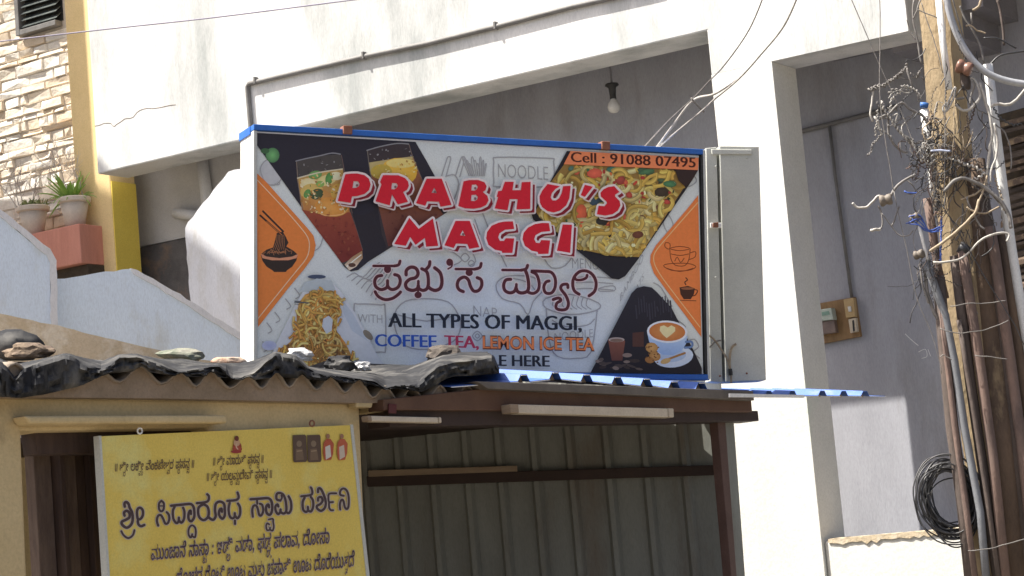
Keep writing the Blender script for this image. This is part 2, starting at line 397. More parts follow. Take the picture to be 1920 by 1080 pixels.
mb = MB(); fbox(mb, uy1 - .5, uPE, pz, zCeil - .004, .86, .98); mb.build('upper_wall', mat('passage_grey', (.60, .59, .58), (.52, .51, .50), .9, 3, .2, 40), ps)
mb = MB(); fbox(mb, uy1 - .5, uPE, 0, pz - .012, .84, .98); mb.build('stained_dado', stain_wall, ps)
mb = MB(); mb.tube([PW.hit(376, 285, .06), PW.hit(386, 355, .06), PW.hit(396, 470, .06)], .055, 14); mb.build('downpipe', mat('passage_pipe', (.72, .72, .72), (.66, .66, .66), .5, 4), ps, True)
mb = MB(); mb.tube([PW.hit(330, 400, .05), PW.hit(352, 402, .07), PW.hit(372, 404, .06)], .05, 14); mb.build('drain_elbow', mat('passage_pipe', (.72, .72, .72)), ps, True)

# ------------------------------------------------------------------ stone-clad house at the left
HP = FA.shift(-.45)
hs = thing('stone_house', 'house wall clad in cream split-face stone courses with a louvred window', 'house', V((*HP.hit(60, 300).xy, 0)))
uh0 = (HP.hit(-160, 300) - FA.p).dot(FA.u)
zh1 = HP.hit(60, -90).z
mb = MB(); fbox(mb, uh0, uy0 - .003, 0, zh1, .45, .75); mb.build('wall', joint_mat, hs)
# window opening in the cladding
wpx = [(40, -60), (112, -72), (117, 52), (46, 72)]
wu0 = (HP.hit(44, 40) - FA.p).dot(FA.u); wu1 = (HP.hit(116, 30) - FA.p).dot(FA.u); wz0 = HP.hit(80, 60).z
zrow = HP.hit(0, 330).z; 
row_h = .098; z = HP.hit(60, 450).z; nst = 0
shared = {}
while z < zh1 - .05:
    u = uh0 + random.uniform(0, .1); h = row_h * random.choice((.55, .8, 1, 1.2, 1.4))
    while u < uy0 - .02:
        ln = random.uniform(.08, .42); u1 = min(u + ln, uy0 - .006)
        if z + h > wz0 - .02 and u1 > wu0 - .03:
            u1 = wu0 - .03
            if u1 - u < .04: break
        if u1 - u > .03 and u1 > uh0 + .3:
            mb = MB(); t = random.uniform(.008, .028); g = random.uniform(.002, .005)
            a = [FA.at(u + g, z + g, -.45), FA.at(u1 - g, z + g, -.45), FA.at(u1 - g, z + h - g, -.45), FA.at(u + g, z + h - g, -.45)]
            def j(s): return random.uniform(-s, s)
            b = [p + FA.n * max(t + j(.016), .004) + FA.u * sx * random.uniform(.004, .016) + V((0, 0, sz * random.uniform(.003, .014))) for p, sx, sz in zip(a, (1, -1, -1, 1), (1, 1, -1, -1))]
            c = (b[0] + b[1] + b[2] + b[3]) / 4 + FA.n * random.uniform(-.012, .010) + FA.u * j((u1 - u) * .3) + V((0, 0, j(h * .25)))
            mb.add(a + b + [c], [(0, 1, 5, 4), (1, 2, 6, 5), (2, 3, 7, 6), (3, 0, 4, 7), (4, 5, 8), (5, 6, 8), (6, 7, 8), (7, 4, 8)])
            mb.build('stone', random.choice(stone_mats), hs); nst += 1
        u += ln
    z += h
# louvred window
wn = MB(); wh = zh1 - wz0
fr = MB()
fbox(fr, wu0 - .02, wu0 + .03, wz0, zh1, .36, .46); fbox(fr, wu0 + .032, wu1, wz0, wz0 + .05, .36, .46)
win = fr.build('window_frame', grey_paint, hs, bevel=.004)
mb = MB(); fbox(mb, wu0 + .035, wu1 + .02, wz0 + .052, zh1, .447, .449); mb.build('unlit_room_sheet', black_mat, win)  # black sheet stands in for the unlit room behind the louvres
zz = wz0 + .07
while zz < zh1 - .1:
    mb = MB(); a = [FA.at(wu0 + .04, zz, -.38), FA.at(wu1, zz, -.38), FA.at(wu1, zz + .055, -.44), FA.at(wu0 + .04, zz + .055, -.44)]
    mb.hexa(a, [p + V((0, 0, .006)) for p in a]); mb.build('louvre_pane', louvre, win); zz += .062

# added wall out of view to the left, cut to shade pillar and stairs
SCp = FA.shift(.28); YPp = FA.shift(-.30)
def toward_sun(p, X): return p + sd * ((X - p.x) / sd.x)
XW = -7.6
HPp = FA.shift(-.43)
pre = [toward_sun(p, XW) for p in (HPp.hit(-60, 380), HPp.hit(110, 352))]
tops = [toward_sun(p, XW) for p in (YPp.hit(150, 336), YPp.hit(205, 358), SCp.hit(350, 432), SCp.hit(447, 503))]
low_ = tops[-1] + (tops[-1] - tops[-2]) * .25
poly = pre + tops + [low_, V((XW, low_.y, 0)), V((XW, pre[0].y, 0))]
mb = MB(); mb.prism(poly, V((-.3, 0, 0))); mb.build('shade_wall', plaster, hs)
# added unseen post that shades the left part of the pillar
mb = MB(); fbox(mb, uy0 - 1.0, uy0 - .86, 0, zh1 + 3.5, -.68, -.50); mb.build('shade_post', yellow_paint, hs)

# red oxide ledge with two flower pots
LP = FA.shift(-.02)
lz = LP.hit(120, 425).z; lzb = LP.hit(120, 500).z
ul0 = (LP.hit(-40, 450) - FA.p).dot(FA.u); ul1 = (LP.hit(150, 450) - FA.p).dot(FA.u)
led = thing('planter_ledge', 'red oxide coloured ledge carrying flower pots beside the yellow pillar', 'ledge', FA.at((ul0 + ul1) / 2, lzb, -.2))
mb = MB(); fbox(mb, ul0, ul1, lzb, lz, .02, .43); mb.build('slab', red_slab, led, bevel=.01)
mb = MB(); fbox(mb, ul0, ul1, lzb - .35, lzb - .003, .1, .44); mb.build('hole_shade', soil, led)  # dark block stands in for the shade in the hole below the slab
def flower_pot(x, ytop, ybot, w, label, plant):
    base = LP.hit(x, ybot); c = base - FA.n * .14
    top = LP.hit(x, ytop)
    h = max(top.z - lz, .18); c.z = lz + .002
    rt = w * 15.5 * 1.15 / FPX / 2
    t = thing('flower_pot', label, 'flower pot', c, 'pots on the red ledge')
    b = MB(); b.lathe(c, [(rt * .66, 0), (rt * .70, h * .3), (rt * .73, h * .32), (rt * .92, h * .82)], 24); b.build('body', pot_mat, t, True)
    b = MB(); b.lathe(c, [(rt * .90, h * .80), (rt * 1.08, h * .84), (rt * 1.1, h * .97), (rt * 1.02, h), (rt * .88, h), (rt * .86, h * .93)], 24); b.build('rim', pot_mat, t, bevel=.004)
    b = MB(); b.lathe(c, [(rt * .87, h * .90), (rt * .8, h * .95), (.01, h * .96)], 16); b.build('soil', soil, t, True)
    return c + V((0, 0, h * .93)), rt, t
def blade(mb, o, d, ln, w, bend):
    d = d.normalized(); side = d.cross(V((0, 0, 1))).normalized(); rows = []
    for k in range(7):
        f = k / 6; p = o + d * ln * f + V((0, 0, -bend * f * f * ln)); ww = w * (1 - f) ** .7 * (.6 + .8 * min(f * 3, 1)) * .7
        rows.append([p - side * ww, p + V((0, 0, -ww * .5)), p + side * ww])
    mb.grid(rows)
def twig(mb, o, d, ln, r, lev):
    pts = [o]; q = V(o); dd = d.normalized()
    for k in range(5):
        dd = (dd + V((random.uniform(-.25, .25), random.uniform(-.25, .25), random.uniform(-.1, .2)))).normalized(); q = q + dd * ln / 5; pts.append(q)
    mb.tube(pts, [r * (1 - .12 * k) for k in range(6)], 4)
    if lev:
        for k in (2, 3, 4, 5):
            for _ in range(2):
                twig(mb, pts[k], dd + V((random.uniform(-1, 1), random.uniform(-.6, .6), random.uniform(-.2, .6))), ln * .45, r * .55, lev - 1)
o, rt, t = flower_pot(120, 368, 418, 62, 'grey-beige pot with a bright green spiky aloe and dry twigs', 0)
mb = MB()
for k in range(26):
    a = random.uniform(0, 2 * math.pi); blade(mb, o + V((math.cos(a) * .03 - .03, math.sin(a) * .03, 0)), V((math.cos(a) * .8 - .15, math.sin(a) * .6, random.uniform(.7, 1.6))), random.uniform(.18, .36), .030, random.uniform(.0, .4))
for k in range(30):
    a = random.uniform(0, 2 * math.pi); blade(mb, o + V((math.cos(a) * .05, math.sin(a) * .05, 0)), V((math.cos(a), math.sin(a) * .6, random.uniform(.3, 1.2))), random.uniform(.10, .24), .018, random.uniform(.4, 1.1))
mb.build('aloe', leaf_mat, t, solid=.004)
mb = MB()
for k in range(3):
    twig(mb, o + V((random.uniform(-.06, .10), 0, 0)), V((random.uniform(-.6, .5), random.uniform(-.2, .2), 1)), random.uniform(.28, .48), .006, 2)
mb.build('dry_stems', twig_mat, t)
o, rt, t = flower_pot(42, 385, 425, 62, 'grey-beige pot with low dull green plants, further from the yellow pillar', 1)
mb = MB()
for k in range(110):
    a = random.uniform(0, 2 * math.pi); rr = random.uniform(0, rt * .9); blade(mb, o + V((math.cos(a) * rr, math.sin(a) * rr, 0)), V((random.uniform(-.7, .7), random.uniform(-.7, .7), 1)), random.uniform(.06, .16), .014, .3)
mb.build('ground_cover', leaf_dull, t, solid=.003)
mb = MB()
for k in range(4):
    twig(mb, o + V((random.uniform(-.14, .1), 0, 0)), V((random.uniform(-.6, .4), random.uniform(-.2, .2), 1)), random.uniform(.2, .36), .006, 2)
mb.build('dry_stems', twig_mat, t)

# ------------------------------------------------------------------ stair parapets in front of the building
SA = Plane(depth(60, 500, 14.2), yaw_dir(25))
st = thing('stair_parapet', 'stair parapet with skylit blue shade in its colour and a whitish sloping coping', 'wall', V((*SA.hit(40, 600).xy, 0)))
def wall_poly(name, pl, px, th, m, par, bev=.01):
    pts = []
    for a, b in zip(px, px[1:] + px[:1]):          # hand-trowelled edges: short uneven segments
        n = max(1, int(math.hypot(b[0] - a[0], b[1] - a[1]) / 14))
        for i in range(n):
            t = i / n; k = 1.3 if n > 1 and i else 0
            pts.append((a[0] + (b[0] - a[0]) * t + random.uniform(-k, k), a[1] + (b[1] - a[1]) * t + random.uniform(-k, k)))
    q = MB(); q.prism([pl.hit(*p) for p in pts], pl.n * -th); return q.build(name, m, par, bevel=0)
wall_poly('wall', SA, [(-120, 316), (0, 406), (88, 478), (93, 492), (96, 760), (-120, 760)], .16, skylit_wall, st)
wall_poly('coping', SA.shift(.012), [(-120, 300), (0, 392), (94, 466), (106, 488), (111, 760), (97, 760), (94, 492), (88, 478), (0, 405), (-120, 315)], .20, pale_wall, st)
SB = Plane(depth(250, 560, 14.6), yaw_dir(25))
s2 = thing('landing_wall', 'landing wall with skylit blue shade in its colour, whose top edge slopes down behind the signboard', 'wall', V((*SB.hit(250, 600).xy, 0)))
wall_poly('wall', SB, [(90, 526), (170, 514), (243, 504), (256, 508), (285, 524), (360, 570), (440, 622), (520, 672), (520, 780), (90, 780)], .15, skylit_wall, s2)
wall_poly('edge', SB.shift(.01), [(245, 503), (257, 506), (287, 522), (362, 567), (442, 618), (522, 668), (522, 678), (440, 630), (360, 578), (285, 532), (250, 513)], .02, pale_wall, s2, .003)
SC = FA.shift(.28)
s3 = thing('stair_flank_wall', 'white stair flank wall with a sloping top, lit above and shaded below', 'wall', V((*SC.hit(400, 500).xy, 0)))
wall_poly('wall', SC, [(347, 428), (352, 417), (428, 322), (440, 318), (620, 300), (640, 760), (372, 760)], .15, pale_wall, s3)
# sandy slab running down behind the shed roof
SD = Plane(depth(150, 640, 12.6), yaw_dir(12))
s4 = thing('sandy_ledge', 'rough sandy concrete ledge sloping down behind the tarpaulin', 'ledge', V((*SD.hit(150, 660).xy, 0)))
wall_poly('slab', SD, [(-120, 570), (0, 588), (60, 600), (125, 615), (200, 634), (260, 648), (330, 664), (420, 682), (520, 700), (520, 800), (-120, 800)], .5, sand_slab, s4, .03)

# ================================================================== THE ROADSIDE SHED
from mathutils import noise as mnoise
SP = Plane(depth(1383, 765, 12.6), yaw_dir(52))
EP = SP.shift(.075)
shed = thing('roadside_shed', 'beige plastered roadside shed with a corrugated cement roof and dark tin-walled stall', 'shed', V((*SP.hit(700, 900).xy, 0)))
def pl_box(name, pl, px, d0, d1, m, par, bev=.004):
    q = MB(); a = [pl.hit(x, y, d0) for x, y in px]
    q.hexa(a, [p + pl.n * (d1 - d0) for p in a]); return q.build(name, m, par, bevel=bev)
mb = MB(); mb.prism([SP.hit(*p) for p in [(-140, 741), (674, 755), (691, 1160), (402, 1160), (389, 803), (40, 808), (54, 1160), (-140, 1160)]], SP.n * -.2); mb.build('front_wall', beige_wall, shed, bevel=.012)
pl_box('door_ledge', SP, [(20, 784), (398, 782), (401, 797), (30, 799)], .002, .09, beige_wall, shed, .01)
pl_box('pilaster_cap', SP, [(652, 756), (683, 757), (681, 767), (652, 766)], .003, .06, beige_wall, shed, .006)
pl_box('pilaster_cap', SP, [(664, 768), (698, 768), (697, 777), (664, 778)], -.1, .03, beige_wall, shed, .006)
# dark doorway: lintel and planks
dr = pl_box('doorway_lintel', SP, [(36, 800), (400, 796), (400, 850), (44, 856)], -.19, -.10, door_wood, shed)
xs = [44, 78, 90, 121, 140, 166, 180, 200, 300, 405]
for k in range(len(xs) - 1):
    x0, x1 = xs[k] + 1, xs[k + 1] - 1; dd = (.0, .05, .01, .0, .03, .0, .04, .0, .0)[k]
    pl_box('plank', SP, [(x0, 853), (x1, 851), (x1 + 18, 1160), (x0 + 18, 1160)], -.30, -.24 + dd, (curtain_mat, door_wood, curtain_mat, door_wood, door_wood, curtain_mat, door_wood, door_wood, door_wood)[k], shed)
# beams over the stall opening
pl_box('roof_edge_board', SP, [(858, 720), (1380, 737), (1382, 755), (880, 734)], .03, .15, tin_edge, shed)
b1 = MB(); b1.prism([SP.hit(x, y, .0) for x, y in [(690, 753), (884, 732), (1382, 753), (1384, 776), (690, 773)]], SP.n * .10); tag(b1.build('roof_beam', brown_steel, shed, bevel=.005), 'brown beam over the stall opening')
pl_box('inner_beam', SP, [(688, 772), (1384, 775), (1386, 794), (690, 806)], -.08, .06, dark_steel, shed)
pl_box('socket_box', SP, [(727, 757), (742, 758), (741, 776), (727, 775)], .101, .11, mat('dark_red_box', (.10, .02, .02), None, .6), shed, .003)
# corrugated tin wall inside the stall
CW = Plane(depth(1330, 900, 12.85), yaw_dir(-14)); CW.p.z = 0
ribs = [562, 624, 686, 748, 811, 876, 938, 1004, 1071, 1141, 1212, 1284]
prof = []
def cwu(x): return (CW.hit(x, 850) - CW.p).dot(CW.u)
prof.append((cwu(500), 0))
for x in ribs:
    u = cwu(x); prof += [(u - .040, 0), (u - .014, .042), (u + .014, .042), (u + .030, 0)]
prof.append((cwu(1365), 0))
tw = MB(); tw.grid([[CW.at(u, z, o) for u, o in prof] for z in (0, 1.5, 3.1)]); tw.build('tin_wall', tin_dark, shed, solid=.003)
pl_box('wall_rail', CW, [(690, 893), (1340, 872), (1341, 891), (692, 913)], .045, .08, dark_steel, shed)
pl_box('pale_batten', CW, [(692, 882), (970, 873), (971, 884), (692, 894)], .081, .10, wood_pale, shed)
pl_box('corner_post', SP, [(1329, 788), (1344, 788), (1371, 1160), (1362, 1160)], -.06, .0, mat('red_brown_post', (.12, .07, .058), (.09, .05, .04), .7, 6, .15), shed)
pl_box('side_tin_strip', SP, [(1346, 788), (1368, 788), (1395, 1160), (1373, 1160)], -.05, -.02, tin_dark, shed)
ir = MB(); zi = SP.hit(1000, 752).z
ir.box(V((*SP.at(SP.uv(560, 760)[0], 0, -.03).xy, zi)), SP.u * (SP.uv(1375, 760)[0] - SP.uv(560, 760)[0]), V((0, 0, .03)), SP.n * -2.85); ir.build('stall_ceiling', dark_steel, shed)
# hidden back wall and partition that close the shed
a = SP.uv(-140, 900)[0]; b = SP.uv(1345, 900)[0]
q = MB(); q.box(V((*SP.at(a, 0, -2.9).xy, 0)), SP.u * (b - a), V((0, 0, 2.45)), SP.n * -.12); q.build('rear_wall', beige_wall, shed)

# cement roof: corrugated front edge
peaks = [(-120, 676), (-45, 678), (30, 684), (105, 690), (185, 694), (265, 688), (340, 700), (397, 698), (466, 707), (519, 699), (567, 703), (621, 708), (674, 713), (724, 727), (773, 727), (826, 725), (874, 726)]
pp = []
for (xa, ya), (xb, yb) in zip(peaks, peaks[1:]):
    pp += [V((xa, ya, 0)), V(((xa + xb) / 2, (ya + yb) / 2 + 28, 0))]
pp += [V((874, 726, 0)), V((892, 742, 0))]
pp = smooth_path(pp, 4)
fl = MB(); fl.prism([EP.hit(p.x, p.y, -.015) for p in pp] + [EP.hit(892, 746, -.015), EP.hit(690, 756, -.015), EP.hit(480, 751, -.015), EP.hit(300, 747, -.015), EP.hit(0, 744, -.015), EP.hit(-120, 741, -.015)], SP.n * -.058)
tag(fl.build('eave_mortar', mortar, shed), 'brown mortar filling under the corrugated roof edge')
back = SP.n * -2.9 + V((0, 0, .40))
rows = []
for f in (0, .02, .25, .5, .75, 1):
    rows.append([EP.hit(p.x, p.y, .0) + V((0, 0, .006)) + back * f for p in pp])
rf = MB(); rf.grid(rows); tag(rf.build('cement_roof', cement_sheet, shed, True, solid=.009), 'grey-brown corrugated cement roof sheet')
def prof_y(x):
    for p, q2 in zip(pp, pp[1:]):
        if p.x <= x <= q2.x and q2.x > p.x: return p.y + (q2.y - p.y) * (x - p.x) / (q2.x - p.x)
    return pp[-1].y

# blue metal roof sheets
def trapz(px_pan, ribx, hw, hh, x0, x1):
    pts = [(x0, lerp_tab(px_pan, x0))]
    for x in ribx:
        y = lerp_tab(px_pan, x)
        pts += [(x - hw * 1.6, y), (x - hw * .75, y - hh), (x + hw * .75, y - hh), (x + hw * 1.6, y)]
    pts.append((x1, lerp_tab(px_pan, x1)))
    return pts
def blue_roof(label, pan, ribx, hw, hh, x0, x1, ln, rise, group):
    pts = trapz(pan, ribx, hw, hh, x0, x1); pl = SP.shift(.12)
    bk = SP.n * -ln + V((0, 0, rise)); q = MB()
    q.grid([[pl.hit(x, y) + bk * f for x, y in pts] for f in (0, .5, 1)])
    c = pl.hit((x0 + x1) / 2, lerp_tab(pan, (x0 + x1) / 2))
    t = thing('blue_roof_sheet', label, 'roof sheet', c, group)
    q.build('sheet', blue_sheet, t, solid=.004)
    e = MB()
    for (xa, ya), (xb, yb) in zip(pts, pts[1:]):
        if xb - xa > 10:
            p, r = pl.hit(xa, ya + .6), pl.hit(xb, yb + .6)
            e.box(p + SP.n * .002, r - p, V((0, 0, -.004)), SP.n * .004)
    e.build('cut_edge', white_metal, t)
    for x in ribx:
        y = lerp_tab(pan, x); a4 = [pl.hit(x - hw * 1.45, y + .4), pl.hit(x - hw * .7, y - hh + 1), pl.hit(x + hw * .7, y - hh + 1), pl.hit(x + hw * 1.45, y + .4)]
        e = MB(); e.hexa([p + SP.n * -.04 for p in a4], [p + SP.n * -.06 for p in a4]); e.build('rib_shade', mortar, t)  # dark plug stands in for the shade inside the open rib
    return t
blue_roof('bright blue trapezoid-ribbed roof sheet in front of the signboard bottom', [(800, 728), (960, 717), (1041, 711), (1100, 715), (1158, 719.5), (1212, 723), (1264, 728), (1330, 731), (1400, 734)], [982, 1041, 1100, 1158, 1212, 1264, 1315], 7, 13, 845, 1345, 1.0, .16, 'blue roof sheets')
blue_roof('blue roof sheet end jutting past the shed in front of the white column', [(1345, 742), (1540, 742), (1660, 743)], [1400, 1442, 1486, 1542, 1582, 1622], 5, 9, 1350, 1660, .5, .075, 'blue roof sheets')
wt = MB(); a4 = [SP.hit(x, y, .18) for x, y in [(1366, 738), (1505, 741), (1505, 746), (1366, 745)]]; wt.hexa(a4, [p + SP.n * .012 for p in a4])
o = wt.build('aluminium_strip', white_metal); tag(o, 'thin white metal strip under the blue sheet beyond the shed corner', 'metal strip')

# tube lights
def tube_light(label, px, d0, d1, grp):
    c = SP.hit(*px[3]); t = thing('tube_light', label, 'tube light', c, grp)
    (x0, y0), (x1, y1), (x2, y2), (x3, y3) = px
    def e(f, top): return (x0 + (x1 - x0) * f, y0 + (y1 - y0) * f) if top else (x3 + (x2 - x3) * f, y3 + (y2 - y3) * f)
    pl_box('cover', SP, [e(.05, 1), e(.97, 1), e(.97, 0), e(.05, 0)], d0, d1, light_cover, t, .006)
    pl_box('end_cap', SP, [e(0, 1), e(.049, 1), e(.049, 0), e(0, 0)], d0 - .004, d1 + .004, wood_pale, t, .006)
    pl_box('end_cap', SP, [e(.971, 1), e(1, 1), e(1, 0), e(.971, 0)], d0 - .004, d1 + .004, light_cover, t, .006)
tube_light('long cream batten light fixed along the brown stall beam', [(938, 760), (1245, 768), (1246, 785), (940, 777)], .102, .16, 'batten lights of the stall')
tube_light('short cream batten light tucked beside the beige pilaster', [(676, 781), (814, 784), (815, 795), (678, 792)], .07, .11, 'batten lights of the stall')

# tarpaulin over the roof edge
LOW = [(-140, 742), (0, 744), (38, 746), (80, 740), (150, 724), (188, 706), (205, 700)]
EDGE = [(-140, 676), (0, 680), (14, 690), (28, 712), (42, 694), (75, 680), (120, 665), (132, 667), (160, 684), (190, 692), (205, 684), (225, 667), (255, 666), (272, 672), (300, 682), (336, 698), (360, 692), (410, 684), (420, 692), (434, 709), (450, 708), (475, 699), (500, 673), (515, 662), (555, 669), (575, 690), (592, 698), (650, 706), (700, 713), (722, 727), (745, 722), (785, 719), (800, 702), (822, 683), (860, 675), (905, 670), (922, 667), (936, 694)]
CREST = [(-140, 668), (0, 672), (28, 684), (60, 677), (120, 663), (132, 664), (160, 672), (190, 678), (205, 672), (225, 664), (255, 664), (275, 668), (300, 674), (340, 673), (385, 680), (415, 682), (455, 680), (480, 676), (500, 668), (515, 659), (555, 666), (580, 688), (650, 696), (720, 702), (765, 697), (800, 681), (830, 666), (868, 660), (912, 660), (926, 668), (936, 692)]
def peak_y(x): return lerp_tab(peaks, x)
def low(x):
    if x < 205: return lerp_tab(LOW, x)
    if x < 690: return max(min(prof_y(x) - 1.5, peak_y(x) + 7), lerp_tab(EDGE, x) + 1.5)
    return max(lerp_tab([(690, 720), (700, 722), (722, 731), (745, 728), (790, 735), (815, 724), (832, 712), (852, 705), (890, 704), (936, 700)], x), lerp_tab(EDGE, x) + 1.5)
def crease(x, s):                     # sharp-ridged noise for crumples
    a = 1 - 2 * abs(mnoise.noise(V((x * .030, s * 2.3, 0)))); b = 1 - 2 * abs(mnoise.noise(V((x * .075, s * 3.1, 5))))
    return (a + .6 * b) / 1.6 - .5
def row(fn, off, namp, seed, pxa=0):
    r = []
    x = -140
    while x <= 936:
        nz = crease(x, seed)
        xx = x + 2.5 * mnoise.noise(V((x * .2, seed, 9)))
        r.append(EP.hit(xx, fn(x) + nz * pxa, off + nz * namp)); x += 4.5
    return r
def mixf(f, g, t, s=0): return lambda x: f(x) * (1 - t) + g(x) * t
E_ = lambda x: lerp_tab(EDGE, x); C_ = lambda x: lerp_tab(CREST, x)
rows = [row(low, .030, .0, 1)]
for t_ in (.18, .36, .54, .72, .88): rows.append(row(mixf(low, E_, t_), .030, .055, 1 + t_ * .8, 1.5))
rows.append(row(E_, .012, .006, 2.1))
for t_ in (.25, .5, .75): rows.append(row(mixf(E_, C_, t_), .012 - .29 * t_, .05, 2.1 + t_ * .8, 2.5))
rows.append(row(C_, -.28, .0, 9, 1.5))
last = rows[-1]
for k, (dz, db) in enumerate(((-.035, .22), (-.02, .5), (.06, .95), (.16, 1.5))):
    rows.append([p + SP.n * -db + V((0, 0, dz + .03 * mnoise.noise(V((i * .15, k * 3, 7))))) for i, p in enumerate(last)])
tp = MB(); tp.grid(rows)
o = tp.build('tarpaulin', tarp_mat, None, True, solid=.003); o.data.set_sharp_from_angle(angle=R(24)); tag(o, 'crumpled black tarpaulin draped over the corrugated roof edge', 'tarpaulin')

# things weighing the tarpaulin down
def rock(name, label, cat, px, py, w, h, off, m, seed, group=None, rough=.35, flat=1.0):
    bm = bmesh.new(); bmesh.ops.create_icosphere(bm, subdivisions=3, radius=1)
    c = EP.hit(px, py, off); s = (c.y) / FPX
    for v in bm.verts:
        d = v.co.normalized(); k = 1 + rough * mnoise.noise(d * 1.6 + V((seed, 0, 0))) + rough * .5 * mnoise.noise(d * 4 + V((seed, 5, 0))) + rough * .2 * mnoise.noise(d * 9 + V((seed, 5, 0)))
        q = d * k; q.z = max(min(q.z, flat), -.8)
        v.co = q
    q = MB(); q.v = [c + RT * (v.co.x * w * s / 2 * 1.1) + UP * (v.co.z * h * s / 2 * 1.1) + FWD * (v.co.y * (w * .6 + h * .4) * s / 2) for v in bm.verts]
    q.f = [tuple(v.index for v in f.verts) for f in bm.faces]; bm.free()
    o = q.build(name, m, None, rough < .3); tag(o, label, cat, group); return o
rock_dark = mat('dark_rock', (.10, .085, .07), (.06, .05, .045), .95, 18, .6, 40)
G = 'weights on the shed roof'
rock('covered_bundle', 'bundle wrapped in black plastic beside the brown stone on the roof', 'bundle', 22, 650, 110, 60, -.75, tarp_mat, 11, rough=.2)
rock('roof_stone', 'flat brown stone lying next to the black plastic bundle', 'stone', 55, 659, 80, 30, -.36, rock_brown, 23, G)
rock('roof_stone', 'dark mossy grey stone on the sandy ledge side of the roof', 'stone', 342, 668, 76, 28, -.55, rock_grey, 31, G)
rock('brick_piece', 'broken reddish brick piece beside the white side of the signboard', 'brick', 428, 677, 60, 22, -.55, brick_mat, 37, rough=.25, flat=.6)
rock('roof_stone', 'dark stone on top of the raised tarpaulin fold, covering sign letters', 'stone', 834, 664, 60, 34, -.36, rock_dark, 41, G)
rock('plastic_rag', 'pale plastic rag tucked behind the tarpaulin hump', 'rag', 560, 666, 46, 26, -.42, plastic_white, 43, rough=.4)
rock('plastic_bag', 'crumpled black and white plastic bag in front of the noodle picture', 'bag', 638, 684, 50, 32, -.34, tarp_mat, 47, rough=.45)
rock('foil_scrap', 'shiny crumpled white foil scrap beside the plastic bag', 'foil', 680, 688, 30, 18, -.30, plastic_white, 53, rough=.6)

# ================================================================== BIG SIGNBOARD
SGS = 1.114
SG = Plane(CAM + SGS * (V((-.10658, 10.66814, 3.07779)) - CAM), V((.92282, .38036, -.06103)), V((.07439, -.02051, .99702)))
SW, SH, SD_ = 2.40 * SGS, 1.1572 * SGS, .28
sign = thing('signboard', 'large printed food signboard in a blue-edged metal box above the shed roof', 'signboard', SG.at(0, -SH / 2))
def sbox(name, u0, u1, w0, w1, o0, o1, m, par=sign, bev=.003):
    q = MB(); q.box(SG.at(u0, w0, o0), SG.u * (u1 - u0), SG.w * (w1 - w0), SG.n * (o1 - o0)); return q.build(name, m, par, bevel=bev)
hw, hh = SW / 2, SH / 2
sbox('panel', -hw, hw, -hh, hh, -.02, 0, mat('flex_white', (.80, .84, .80), (.77, .81, .77), .5, 3, .02, 60))
sbox('case', -hw - .018, hw + .018, -hh - .018, hh + .018, -SD_, -.022, white_metal)
sbox('top_rail', -hw - .022, hw + .03, hh + .003, hh + .034, -.05, .022, blue_frame)
sbox('top_edge', -hw - .026, -hw - .0185, hh - .012, hh + .034, -SD_ - .004, -.051, blue_frame)
sbox('bottom_rail', -hw - .022, hw + .03, -hh - .036, -hh - .003, -.05, .022, blue_frame)
sbox('left_rail', -hw - .022, -hw - .002, -hh, hh, -.021, .018, sheet_grey)
sbox('right_gap_and_rail', hw + .005, hw + .016, -hh, hh, -.021, .02, black_mat)  # black strip stands in for the shaded gap beside the panel
sbox('right_gap_and_rail', hw + .018, hw + .034, -hh - .03, hh + .03, -.03, .024, sheet_grey)
sbox('border_line', -hw, hw, hh - .012, hh - .004, .001, .002, white_metal, bev=0)
sbox('border_line', -hw, hw, -hh + .001, -hh + .007, .001, .002, white_metal, bev=0)
for x, y in ((649, 244), (1132, 273)):
    u, w = SG.uv(x, y); sbox('clip', u - .026, u + .026, w - .028, w + .02, -.03, .035, clip_brown, bev=.004)

# sheet metal box at the right end of the sign
GP = Plane(depth(1378, 500, 12.72), yaw_dir(12), V((.05, 0, 1)))
gb = thing('sheet_metal_box', 'narrow upright grey sheet-metal box at the end of the signboard', 'metal box', GP.hit(1382, 718))
def gbox(name, px, d0, d1, m, bev=.004):
    q = MB(); a4 = [GP.hit(x, y, d0) for x, y in px]; q.hexa(a4, [p + GP.n * (d1 - d0) for p in a4]); return q.build(name, m, gb, bevel=bev)
gbox('body', [(1335, 283), (1408, 284), (1421, 717), (1346, 720)], -.16, 0, sheet_grey)
gbox('lid_lip', [(1333, 280), (1409, 281), (1409, 290), (1334, 290)], .001, .012, sheet_grey)
gbox('side_channel', [(1314, 284), (1334, 282), (1345, 720), (1322, 718)], -.12, -.01, sheet_grey)
gbox('bracket', [(1331, 418), (1352, 418), (1352, 428), (1331, 428)], .001, .01, white_metal)
gbox('bracket_screw', [(1336, 418), (1346, 417), (1346, 427), (1336, 427)], .011, .028, clip_brown)
for x, y in ((1342, 312), (1342, 520), (1400, 700), (1350, 705), (1400, 296)):
    q = MB(); q.lathe(GP.hit(x, y, .0), [(.006, 0), (.006, .004), (.002, .006)], 8, GP.n); q.build('rivet', clip_brown if y > 600 else sheet_grey, gb)
for pts, r, mm_ in (([(1328, 628), (1340, 638), (1352, 655), (1364, 675), (1370, 700), (1371, 718)], .006, wire_tan), ([(1380, 645), (1372, 652), (1368, 672), (1369, 700)], .008, wire_tan), ([(1330, 652), (1341, 641), (1352, 638)], .005, wire_grey)):
    q = MB(); q.tube(smooth_path([GP.hit(x, y, .02) for x, y in pts], 4), r, 6); o = q.build('wire', mm_, gb, True)
q = MB(); q.lathe(GP.hit(1370, 704, .02), [(.012, 0), (.014, .02), (.012, .04)], 8); q.build('wire_joint', black_mat, gb)

